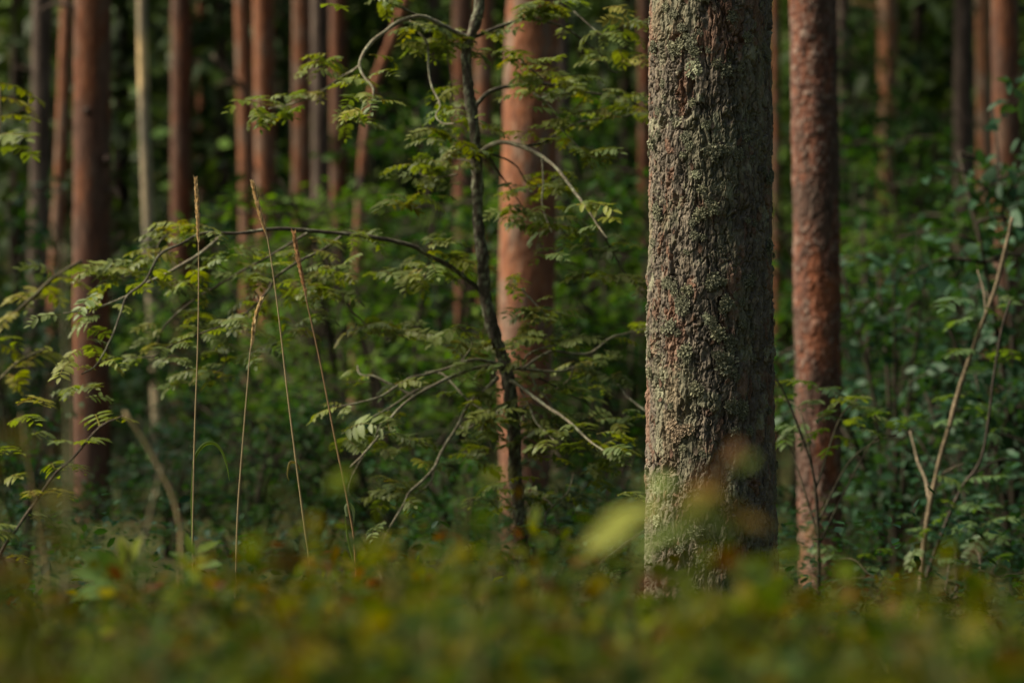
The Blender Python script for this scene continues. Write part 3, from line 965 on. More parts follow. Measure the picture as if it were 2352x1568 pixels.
LEAVES = []
for f, lst in (
    (Z2, [(200, 560, 0, 550), (160, 760, 0, 790), (130, 640, 200, 680), (480, 150, 620, 210), (640, 170, 400, 210), (700, 180, 690, 230), (560, 240, 640, 200), (650, 300, 560, 260), (720, 230, 910, 250), (740, 300, 900, 310), (580, 310, 520, 380), (600, 300, 620, 370), (640, 280, 720, 340), (960, 210, 1110, 280), (920, 350, 1040, 330), (900, 390, 990, 380), (1060, 370, 1130, 350), (1130, 390, 1250, 440), (1130, 350, 1290, 350), (1240, 430, 1310, 420), (1310, 430, 1500, 400), (1190, 480, 1310, 590), (1290, 60, 1380, 120), (1290, 90, 1300, 150), (1330, 20, 1450, 40), (1420, 60, 1560, 60), (1450, 20, 1700, 20), (1800, 60, 1980, 70), (1940, 170, 2110, 130), (1940, 190, 2110, 260), (1880, 230, 1960, 210), (1640, 330, 1760, 350), (1760, 400, 1900, 420), (1940, 420, 2090, 415), (1900, 330, 1960, 390), (1430, 510, 1540, 540), (1540, 540, 1620, 570), (1360, 630, 1500, 620), (1220, 620, 1330, 650), (1580, 650, 1720, 640), (1700, 660, 1830, 700), (1800, 620, 2000, 640), (1950, 660, 2110, 650), (1850, 700, 2050, 700), (1980, 740, 2100, 720), (1640, 790, 1850, 760), (1380, 840, 1540, 850), (1460, 850, 1560, 830), (1280, 890, 1400, 980), (1400, 960, 1550, 930), (1120, 910, 1240, 920), (800, 790, 920, 830), (880, 840, 1010, 820), (960, 870, 1100, 870), (640, 890, 460, 930), (700, 780, 860, 760), (690, 1000, 740, 1100), (680, 1080, 720, 1180), (800, 960, 940, 1040), (760, 1020, 880, 1090), (590, 1140, 680, 1130), (480, 1130, 380, 1150), (430, 1150, 280, 1180), (420, 1390, 210, 1370), (440, 1340, 600, 1360), (640, 1350, 790, 1340), (1410, 1200, 1610, 1160), (1190, 1320, 1290, 1290), (1100, 1440, 990, 1480), (1100, 1450, 1200, 1390), (1110, 1540, 1280, 1540), (1280, 1500, 1400, 1490), (1480, 1430, 1580, 1410), (1480, 1260, 1620, 1280), (1620, 1410, 1880, 1420), (1780, 1510, 1900, 1500), (1750, 1050, 1830, 1030)]),
    (Z5, [(160, 20, 40, 100), (150, 60, 290, 90), (130, 180, 30, 230), (10, 250, 80, 300), (170, 330, 280, 290), (260, 300, 380, 330), (420, 250, 570, 240), (400, 370, 520, 310), (480, 300, 440, 430), (520, 330, 570, 420), (590, 130, 760, 80), (600, 110, 700, 60), (600, 160, 680, 180), (740, 190, 840, 180), (740, 210, 900, 240), (620, 250, 660, 300), (680, 280, 780, 320), (300, 720, 380, 650), (320, 710, 450, 700), (430, 710, 570, 720), (840, 680, 590, 780), (850, 680, 1010, 720), (1030, 770, 900, 830), (960, 800, 840, 830), (1150, 930, 970, 940), (1060, 950, 900, 990), (910, 930, 770, 960), (800, 1010, 900, 1000), (1280, 560, 1340, 600), (1340, 560, 1410, 560), (1400, 600, 1580, 580), (1160, 360, 1260, 350), (1240, 670, 1330, 730), (1270, 690, 1250, 740), (1400, 770, 1160, 750), (1430, 750, 1600, 680), (1500, 790, 1630, 770), (1400, 800, 1480, 780), (1400, 190, 1550, 190), (1540, 230, 1640, 250), (1570, 50, 1700, 30), (1650, 150, 1840, 140), (1860, 110, 2060, 100), (1720, 290, 1820, 330), (1960, 340, 2050, 330), (1790, 340, 1860, 380), (1640, 900, 1810, 910), (1810, 900, 1910, 870), (1850, 1010, 1980, 1040), (1500, 1130, 1700, 1090), (1700, 1110, 1860, 1090), (1160, 1000, 1280, 990), (1300, 1000, 1380, 1010), (1600, 1000, 1660, 1010), (1230, 1080, 1290, 1040), (340, 1040, 430, 1060), (440, 1070, 540, 1080), (560, 1060, 670, 1030), (870, 1080, 950, 1050), (870, 1140, 990, 1140), (1000, 1110, 1070, 1110), (1040, 1250, 1170, 1180), (1060, 1250, 1160, 1260), (1080, 1310, 1210, 1310), (1180, 1420, 1320, 1450), (1310, 1390, 1470, 1390), (1230, 1370, 1320, 1350), (1700, 1310, 1860, 1260), (1760, 1330, 1980, 1300), (1640, 1360, 1740, 1340), (1520, 1310, 1640, 1330), (1860, 1420, 2030, 1450), (1480, 1500, 1640, 1510), (1640, 1500, 1760, 1530), (1800, 1530, 1950, 1490), (0, 1400, 280, 1310), (290, 1430, 450, 1410), (440, 1470, 570, 1450), (200, 1540, 370, 1500), (20, 1450, 160, 1530), (780, 1400, 900, 1420), (950, 1430, 1070, 1420), (1250, 1530, 1390, 1550), (2020, 650, 2110, 690)]),
    (Z4, [(1210, 40, 1040, 15), (1220, 30, 1380, 10), (1240, 20, 1190, -60), (1070, 190, 880, 280), (860, 280, 610, 245), (770, 290, 980, 300), (870, 350, 680, 390), (820, 360, 570, 430), (870, 400, 980, 400), (720, 440, 540, 560), (680, 450, 650, 560), (700, 520, 440, 590), (800, 530, 910, 550), (420, 600, 220, 620), (700, 600, 540, 640), (640, 650, 430, 710), (600, 690, 700, 730), (600, 770, 750, 800), (620, 800, 640, 880), (560, 830, 440, 930), (500, 910, 440, 1010), (540, 980, 610, 940), (680, 950, 850, 890), (720, 940, 830, 970), (850, 880, 940, 870), (520, 1100, 380, 1120), (550, 1120, 700, 1070), (590, 1170, 770, 1170), (1340, 360, 1120, 420), (1300, 290, 1380, 350), (1440, 270, 1300, 290), (1420, 260, 1550, 200), (1550, 210, 1680, 160), (1720, 190, 1830, 170), (1770, 330, 1680, 310), (1860, 360, 1780, 340), (1880, 400, 2040, 360), (1900, 420, 2150, 480), (1900, 260, 2000, 230), (1670, 510, 1770, 510), (1320, 580, 1490, 610), (1260, 690, 1370, 680), (1520, 650, 1690, 620), (1400, 720, 1520, 690), (1540, 690, 1620, 680), (1690, 720, 1900, 730), (1930, 730, 2130, 680), (1810, 640, 1920, 650), (1170, 840, 1340, 760), (1080, 810, 1020, 810), (1150, 900, 1310, 900), (1190, 1060, 1320, 1060), (1340, 950, 1450, 1010), (1490, 840, 1600, 830), (1740, 870, 1660, 890), (1750, 850, 1760, 910), (1780, 820, 1860, 800), (2130, 70, 2350, 100), (2230, 150, 2100, 200), (2180, 640, 2330, 630), (2000, 150, 2130, 170), (2150, 370, 2230, 420), (2220, 440, 2350, 470), (2100, 290, 2230, 260)]),
    (ZB, [(290, 180, 400, 180), (320, 220, 130, 300), (300, 300, 240, 380), (300, 450, 190, 530), (1160, 180, 930, 220), (930, 300, 860, 310), (1060, 290, 1280, 300), (1160, 340, 1030, 400), (860, 590, 1030, 620), (1050, 650, 1200, 680), (1310, 510, 1460, 520), (1460, 520, 1620, 510), (1480, 20, 1600, 50), (1690, 80, 1790, 130), (1700, 60, 1880, 70), (1900, 280, 2080, 250), (1550, 400, 1700, 420), (870, 30, 990, 10), (500, 20, 600, 50)]),
):
    for a in lst:
        (x0, y0), (x1, y1) = f([a[:2], a[2:]])
        LEAVES.append((x0, y0, x1, y1))
LEAVES += [(600, 240, 530, 232), (610, 245, 640, 225), (700, 240, 640, 262), (600, 248, 598, 275), (720, 150, 790, 130), (735, 140, 680, 145), (740, 148, 770, 118), (735, 10, 790, 5), (780, 265, 850, 250), (780, 285, 840, 262)]
for l in LEAVES:
    # every leaf sits on the nearest twig: it takes that twig's distance
    best, by = 1e9, RY
    for Q in TWP:
        qx = 1176 + Q[:, 0] / Q[:, 1] * FPX
        qy = 784 + (CAM_Z - Q[:, 2]) / Q[:, 1] * FPX
        d = (qx - l[0]) ** 2 + (qy - l[1]) ** 2
        k = int(d.argmin())
        if d[k] < best:
            best, by = d[k], Q[k, 1]
    rowan.leaf(*l, by + random.uniform(-.03, .03))



def leaf_mass(parent, base, anchors, n, near=.10):
    """further leaves too many to be parts, joined into one"""
    mb = MB()
    for k in range(n):
        q = anchors[random.randrange(len(anchors))]
        q = q + np.array([random.gauss(0, .012), random.gauss(0, .03), random.gauss(0, .012)])
        a = random.uniform(0, 6.28)
        X = nrm(np.array([math.cos(a), math.sin(a), random.gauss(-.05, .2)]))
        want = np.array([random.gauss(-.15, .25), random.gauss(-.3, .3), 1.])
        Zv = nrm(want - want.dot(X) * X)
        Yv = np.cross(Zv, X)
        me = random.choice(PINN if random.random() > .25 else PINN_Y)
        V, F, c = PINN_DATA[me.name]
        l = random.uniform(.06, .115)
        w_ = random.uniform(.95, 1.25)
        P = q - base + l * (V[:, :1] * X + V[:, 1:2] * w_ * Yv + V[:, 2:] * Zv)
        mb.add(P, F, c * random.uniform(.75, 1.25))
    o = obj('leaves', mb.mesh('leaves', M_leaf), parent)
    o['kind'] = 'stuff'


anch = [px(l[0] * .6 + l[2] * .4, l[1] * .6 + l[3] * .4, RY + random.gauss(0, .08)) for l in LEAVES]
for Q in TWP:
    anch += [Q[int(len(Q) * f)] for f in (.6, .75, .9)]
anch = [a for a in anch if 1176 + a[0] / a[1] * FPX > 330 or random.random() < .25]
leaf_mass(rowan.t, rowan.base, anch, 820)

# ------------------------------------------------------------------ rowan sapling and thin shrubs at the right
SY = 8.0
P = np.array([px(x, y, SY) for x, y in [(2325, 500), (2312, 560), (2290, 650), (2265, 720), (2235, 800), (2205, 890), (2180, 980), (2160, 1050), (2140, 1140), (2125, 1230), (2115, 1320), (2112, 1390), (2122, 1470)]])[::-1]
P = np.vstack([[P[0, 0] + .01, SY, float(gz(P[0, 0], SY)) - .04], P])
sap = Plant('rowan_sapling', 'slender pale stemmed rowan sapling leaning right near the right edge', 'tree', P[0], 'rowan saplings')
sap.limb(P, .0105, .006, 'trunk', 8, (.15, .115, .075), 60, .15)
for pts, dz, r0, r1, c in [
    ([(2122, 1340), (2140, 1290), (2165, 1220), (2190, 1160), (2215, 1110), (2240, 1080), (2258, 1040), (2272, 950), (2285, 850), (2300, 760), (2320, 690)], -.25, .007, .003, (.06, .048, .04)),
    ([(2135, 1150), (2125, 1100), (2108, 1060), (2090, 990)], .2, .006, .003, (.17, .135, .095)),
    ([(2160, 1090), (2190, 1075), (2215, 1065)], .1, .004, .003, (.15, .12, .085)),
    ([(2225, 1100), (2260, 1075), (2300, 1055), (2352, 1060)], .1, .004, .003, (.06, .048, .04)),
    ([(2265, 720), (2258, 660), (2245, 620)], .1, .004, .002, (.15, .12, .085)),
]:
    Q = path3(pts, SY, dz)
    sap.limb(Q, r0, r1, 'branch', 6, c)
S6 = lambda a: (1569 + .3331 * a[0], 522.5 + .3335 * a[1], 1569 + .3331 * a[2], 522.5 + .3335 * a[3])
SB = lambda a: (1569 + .3331 * a[0], 1045 + .3335 * a[1], 1569 + .3331 * a[2], 1045 + .3335 * a[3])
for a in [(1990, 490, 1730, 510), (2040, 550, 1960, 590), (2060, 540, 2230, 610), (2160, 560, 2350, 490), (2000, 630, 1760, 660), (2010, 840, 1780, 850), (2100, 870, 2340, 830), (2120, 890, 2290, 920), (1940, 1000, 2050, 980), (1950, 1160, 1760, 1160), (1960, 1250, 2200, 1220), (2060, 1200, 2130, 1280), (1930, 1320, 1710, 1330), (2170, 480, 2260, 490), (2120, 1390, 2300, 1380), (2130, 1400, 2160, 1480), (1550, 1340, 1500, 1280), (1540, 1330, 1620, 1290), (1960, 1540, 1900, 1480)]:
    sap.leaf(*S6(a), SY + random.uniform(-.1, .1), meshes=PINN_C)
for a in [(1730, 140, 1940, 190), (1940, 180, 2190, 110), (1780, 310, 1940, 340), (1840, 390, 1740, 460), (1640, 430, 1480, 390), (1730, 520, 1560, 500), (1620, 630, 1520, 730), (2030, 460, 1830, 490), (2060, 480, 2310, 380), (2080, 530, 1930, 700), (2090, 520, 2190, 560), (1990, 380, 2210, 320), (2140, 710, 2260, 710), (1740, 720, 1880, 700), (1690, 500, 1640, 560), (1900, 350, 1990, 330)]:
    sap.leaf(*SB(a), SY - .1 + random.uniform(-.1, .1), meshes=PINN_C)
# thin dark bare shrub beside it
TY = 7.6
P = np.array([px(x, y, TY) for x, y in [(2352, 1316), (2300, 1322), (2250, 1312), (2225, 1325), (2200, 1350), (2180, 1380), (2165, 1405), (2160, 1460), (2135, 1530), (2122, 1570)]])[::-1]
P = np.vstack([[P[0, 0], TY, float(gz(P[0, 0], TY)) - .04], P])
tw = Plant('twiggy_shrub', 'thin dark branching shrub with few leaves at the foot of the leaning sapling', 'shrub', P[0])
tw.limb(P, .007, .004, 'branch', 6, (.07, .055, .042))
for pts in ([(2165, 1405), (2130, 1375), (2060, 1345), (2000, 1320), (1970, 1290), (1950, 1282), (1925, 1285)], [(2165, 1405), (2120, 1400), (2060, 1350), (2010, 1328), (1930, 1330), (1900, 1350)], [(2165, 1405), (2200, 1370), (2240, 1350), (2280, 1310), (2300, 1280)], [(2150, 1400), (2165, 1370), (2175, 1330), (2180, 1290)], [(2250, 1312), (2250, 1280), (2240, 1260)]):
    tw.limb(path3(pts, TY, .2), .004, .002, 'branch', 5, (.085, .07, .05))
for a in [(890, 630, 1100, 640), (1000, 660, 860, 640), (1050, 690, 960, 720), (1120, 700, 1000, 690), (1250, 770, 1410, 790), (1200, 690, 1330, 680), (1340, 650, 1460, 660), (800, 850, 950, 840), (1790, 1040, 1900, 1040), (1900, 960, 2010, 980), (2090, 980, 2180, 970), (1960, 760, 2060, 740), (2020, 1050, 2110, 1060)]:
    tw.leaf(*SB(a), TY + .2 + random.uniform(-.1, .1), meshes=PINN_C)
# rowan sapling whose leaves fan out behind the right flank of the big pine
UY = 7.4
P = np.array([px(x, y, UY) for x, y in [(1760, 840), (1800, 900), (1840, 1000), (1870, 1100), (1880, 1250), (1880, 1400), (1875, 1500)]])[::-1]
P = np.vstack([[P[0, 0], UY, float(gz(P[0, 0], UY)) - .04], P])
sb = Plant('rowan_sapling', 'low rowan sapling fanning bright green leaves across the foot of the scaly red pine', 'tree', P[0], 'rowan saplings')
sb.limb(P, .007, .003, 'trunk', 6, (.08, .065, .045))
for pts in ([(1875, 1120), (1930, 960), (1985, 905)], [(1872, 1110), (1840, 950), (1790, 910)], [(1878, 1200), (1960, 1050), (2080, 985)], [(1878, 1230), (1820, 1040), (1790, 1000)], [(1880, 1250), (2000, 1020), (2060, 1000)]):
    sb.limb(path3(pts, UY, .2), .004, .002, 'branch', 5, (.08, .07, .045))
for a in [(800, 1060, 630, 1040), (760, 1050, 950, 1080), (930, 1130, 1100, 1080), (960, 1100, 1080, 1150), (1030, 1190, 1290, 1150), (1120, 1180, 1200, 1240), (800, 1140, 640, 1180), (930, 1190, 800, 1200), (850, 1340, 640, 1440), (900, 1330, 1060, 1280), (1030, 1290, 920, 1240), (1100, 1330, 1250, 1320), (1250, 1290, 1430, 1250), (1150, 1400, 1330, 1380), (780, 1380, 640, 1360), (1300, 1340, 1480, 1330), (1000, 1380, 880, 1420), (1050, 1430, 1200, 1470), (860, 1420, 800, 1500), (1060, 1500, 980, 1560), (1300, 1400, 1420, 1450), (1440, 1330, 1530, 1370), (1200, 1260, 1330, 1220), (700, 1460, 640, 1500), (1100, 1190, 1010, 1230)]:
    sb.leaf(*S6(a), UY + random.uniform(-.05, .2), meshes=PINN_C if random.random() < .8 else PINN)
for a in [(650, 690, 760, 660), (660, 780, 780, 760), (670, 860, 760, 890), (720, 730, 800, 700), (660, 990, 740, 960), (690, 820, 650, 900)]:
    sb.leaf(*SB(a), UY, meshes=PINN_C)

# ------------------------------------------------------------------ blurred young rowans at the left edge
LY = 4.5
P = np.array([px(x, y, LY) for x, y in [(190, 600), (150, 620), (115, 645), (80, 680), (45, 710), (0, 760), (-40, 850), (-60, 1100), (-60, 1500)]])[::-1]
P = np.vstack([[P[0, 0], LY, float(gz(P[0, 0], LY)) - .04], P])
lf = Plant('rowan_sapling', 'yellow-green blurred rowan reaching in from the left edge at mid height', 'tree', P[0], 'rowan saplings')
lf.limb(P, .006, .003, 'trunk', 6, (.08, .07, .04))
Q1 = path3([(-60, 1000), (-20, 900), (20, 850), (60, 820), (110, 800)], LY, .1)
lf.limb(Q1, .004, .002, 'branch', 5, (.08, .07, .04))
Q2 = path3([(-60, 900), (-50, 600), (-30, 400), (0, 300), (0, 200)], LY, .1)
lf.limb(Q2, .005, .002, 'branch', 5, (.08, .07, .04))
for a in [(130, 635, 60, 595), (140, 625, 195, 605), (120, 640, 185, 640), (70, 690, 0, 670), (60, 700, 75, 640), (100, 655, 130, 690), (40, 715, 10, 740), (20, 850, 55, 820), (60, 830, 118, 795), (0, 790, 55, 830), (50, 850, 15, 880), (20, 860, 65, 880), (-10, 190, 85, 212), (-10, 225, 75, 235), (-5, 270, 70, 255), (-10, 315, 85, 312), (0, 330, 60, 345), (-10, 780, 30, 770), (90, 670, 60, 690)]:
    lf.leaf(*a, LY + random.uniform(-.05, .1), meshes=PINN_Y if random.random() < .75 else PINN)
MY = 5.0
P = np.array([px(x, y, MY) for x, y in [(285, 955), (230, 980), (167, 1052), (127, 1088), (80, 1155), (40, 1212), (0, 1275), (-30, 1400)]])[::-1]
P = np.vstack([[P[0, 0], MY, float(gz(P[0, 0], MY)) - .04], P])
lf2 = Plant('rowan_sapling', 'thin dark rowan whip with sparse leaves crossing the base of the thick left pine', 'tree', P[0], 'rowan saplings')
lf2.limb(P, .006, .002, 'trunk', 6, (.07, .055, .04))
for a in [(230, 980, 195, 940), (245, 965, 292, 955), (170, 1015, 127, 1008), (180, 1020, 225, 1000), (145, 1075, 180, 1065), (125, 1075, 95, 1065), (80, 1140, 50, 1125), (90, 1140, 140, 1120), (70, 1190, 105, 1190), (30, 1210, 0, 1190), (40, 1230, 10, 1215), (20, 1280, 45, 1277), (60, 1050, 20, 1010), (70, 1000, 110, 990), (20, 1100, 60, 1080), (40, 930, 90, 905), (20, 970, 60, 950)]:
    lf2.leaf(*a, MY + random.uniform(-.1, .1), meshes=PINN if random.random() < .6 else PINN_Y)

# ------------------------------------------------------------------ grasses
def grass(label, pts, Yd, r, head=None, colr=(.44, .33, .19), low=(.16, .17, .05), dz=0., seed=0, blades=(), group='tall grass stalks'):
    g = np.random.default_rng(seed)
    P = path3(pts, Yd, dz)
    zg = float(gz(P[-1, 0], P[-1, 1])) - .02
    if P[-1, 2] > zg:
        d = P[-1] - P[-2]
        P = np.vstack([P, [P[-1, 0] + d[0] * .3, P[-1, 1], zg]])
    t = thing('grass_stalk', label, 'grass', P[-1], group)
    base = P[-1]
    n = 50
    Q = spline(P, n)
    s = np.linspace(0, 1, n)
    V, F = tube(Q - base, r * .78 * (.4 + .6 * s), 6)
    sv = np.concatenate([np.repeat(s, 6), [0, 1]])
    obj('stem', make_mesh('stem', V, F, M_grass, mixc(colr, low, sstep(sv, .45, .85))), t)
    if head:
        H = path3(head, Yd, 0)
        m = 100
        hs = spline(H, m)
        T = nrm(np.gradient(hs, axis=0))
        f = np.sin(np.pi * np.clip(np.linspace(.04, 1.02, m), 0, 1)) ** .7
        mb = MB()
        for k in range(3):
            a = g.random((m, 3)) - .5
            D = T * -1 + nrm(a) * .33
            pos = hs - base + nrm(a) * (f * .0013)[:, None]
            L = .010 + .008 * g.random(m)
            V, F, q = leaves(pos, D, g.normal(0, 1, (m, 3)), L, .0024 * (.5 + f), False)
            mb.add(V, F, np.repeat(np.asarray(colr) * (1.25 + .6 * g.random((m, 1))), q, 0))
        V, F = tube(hs - base, .0012 + .0012 * f, 6)
        mb.add(V, F, colr)
        obj('seed_head', mb.mesh('seed_head', M_grass), t)
    for bl, wd, colb in blades:
        B = path3(bl, Yd, .0)
        Q = spline(B, 24)
        T = nrm(np.gradient(Q, axis=0))
        S = nrm(np.cross(T, [0.25, 1, .25]))
        wv = wd * np.sin(np.pi * np.linspace(.12, 1, 24) ** .8)[:, None] + .0004
        fold = np.array([0, .6, 0]) * wv
        V = np.stack([Q + S * wv + fold, Q, Q - S * wv + fold], 1).reshape(-1, 3) - base
        i = np.arange(23)[:, None] * 3
        F = np.concatenate([np.stack([i + j, i + j + 1, i + j + 4, i + j + 3], -1).reshape(-1, 4) for j in (0, 1)])
        obj('blade', make_mesh('blade', V, [F], M_leaf, np.tile(colb, (len(V), 1))), t)


GRN, GRY = (.10, .16, .03), (.20, .16, .05)
grass('leftmost tall dry grass stalk, straight, with a curling green blade', [(451, 425), (456, 560), (455, 760), (447, 1000), (443, 1200), (443, 1330)], 5.5, .0032, [(450, 416), (453, 470), (456, 560)], seed=1,
      blades=[([(444, 1065), (452, 1040), (470, 1020), (492, 1018), (510, 1038), (521, 1070), (527, 1104)], .0035, GRN), ([(443, 1300), (440, 1150), (442, 1060)], .0022, GRN)])
grass('tallest leaning dry grass stalk with a pale seed head', [(582, 430), (612, 535), (637, 700), (660, 900), (680, 1060), (698, 1200), (712, 1330)], 5.4, .0034, [(581, 424), (592, 470), (612, 540)], seed=2,
      blades=[([(690, 1080), (680, 1064), (666, 1062), (660, 1090), (664, 1104)], .0025, GRY)])
grass('reddish leaning grass stalk, rightmost of the tall ones', [(677, 545), (700, 670), (735, 830), (770, 1010), (800, 1160), (816, 1290)], 5.3, .0036, [(676, 540), (686, 600), (704, 680)], (.36, .22, .12), (.26, .17, .06), seed=3,
      blades=[([(797, 1185), (795, 1165), (803, 1158), (812, 1175), (812, 1205)], .004, (.22, .28, .16)), ([(815, 1300), (800, 1240), (792, 1180)], .003, GRN)])
grass('shorter dry grass stalk with a nodding head between two taller stalks', [(597, 698), (577, 790), (568, 890), (555, 1050), (546, 1180), (542, 1330)], 5.35, .0033, [(598, 694), (585, 740), (577, 800)], (.40, .31, .18), (.30, .22, .10), seed=4)
grass('wide blurred grey-green grass stem at the left', [(146, 560), (148, 700), (155, 900), (158, 1100), (152, 1250), (146, 1420)], 2.9, .0050, None, (.22, .20, .12), (.22, .18, .11), seed=5)
grass('blurred thin brownish grass stem nearest the left edge', [(48, 950), (62, 1050), (80, 1150), (95, 1250), (108, 1360)], 3.4, .0038, None, (.30, .22, .10), (.16, .15, .05), seed=6)
grass('blurred bent tan grass stem below the pale trunk', [(285, 945), (320, 995), (360, 1065), (393, 1130), (412, 1200), (416, 1300)], 3.5, .0066, None, (.36, .27, .14), (.20, .17, .06), seed=7)
grass('faint pale grass stem behind the bent tan one', [(372, 1070), (356, 1130), (338, 1210), (325, 1330)], 3.3, .0040, None, (.26, .23, .14), (.18, .17, .09), seed=8)

# ------------------------------------------------------------------ shrubs and undergrowth behind
def shrub_mesh(seed, n_stem, n_leaf, leafL, asp, cols, layered=.6, spread=.55, simple=False, mat=None):
    """a bush 1 unit high; leaves 1 = metre are set by the caller through leafL / height"""
    g = np.random.default_rng(seed)
    stems, mb = MB(), MB()
    tips = []
    for k in range(n_stem):
        a = g.random() * 6.283
        r = spread * math.sqrt(g.random())
        hgt = (.65 + .35 * g.random()) * (1 - .25 * (r / spread) ** 2)
        e = np.array([math.cos(a) * r, math.sin(a) * r, hgt])
        m = e * [.35, .35, .55]
        P = spline([[.04 * math.cos(a), .04 * math.sin(a), -.03], m, e], 10)
        V, F = tube(P, np.linspace(.011, .003, 10), 5)
        stems.add(V, F, (.038, .030, .022))
        for q in range(7):
            z = 3 + int(g.random() * 7)
            b = g.random() * 6.283
            l = .12 + .16 * g.random()
            tip = P[z] + np.array([math.cos(b) * l, math.sin(b) * l, .05 * g.normal()])
            W = spline([P[z], (P[z] + tip) / 2 + [0, 0, .02], tip], 6)
            V, F = tube(W, np.linspace(.004, .0015, 6), 4)
            stems.add(V, F, (.038, .030, .022))
            tips.append(W)
    tips = np.array(tips)
    k = g.integers(0, len(tips), n_leaf)
    s = g.integers(1, 6, n_leaf)
    P = tips[k, s] + g.normal(0, .018, (n_leaf, 3))
    D = g.normal(0, 1, (n_leaf, 3)) * [1, 1, .35] + [0, 0, -.15]
    N = g.normal(0, 1 - layered, (n_leaf, 3)) + [0, 0, 1]
    L = leafL * (.7 + .6 * g.random(n_leaf))
    V, F, m = leaves(P, D, N, L, L * asp, simple, .15)
    cc = np.asarray(cols)[g.integers(0, len(cols), n_leaf)] * (.75 + .5 * g.random((n_leaf, 1)))
    mb.add(V, F, np.repeat(cc, m, 0))
    return stems.mesh('stems', M_twig), mb.mesh('crown', mat or M_shrub)


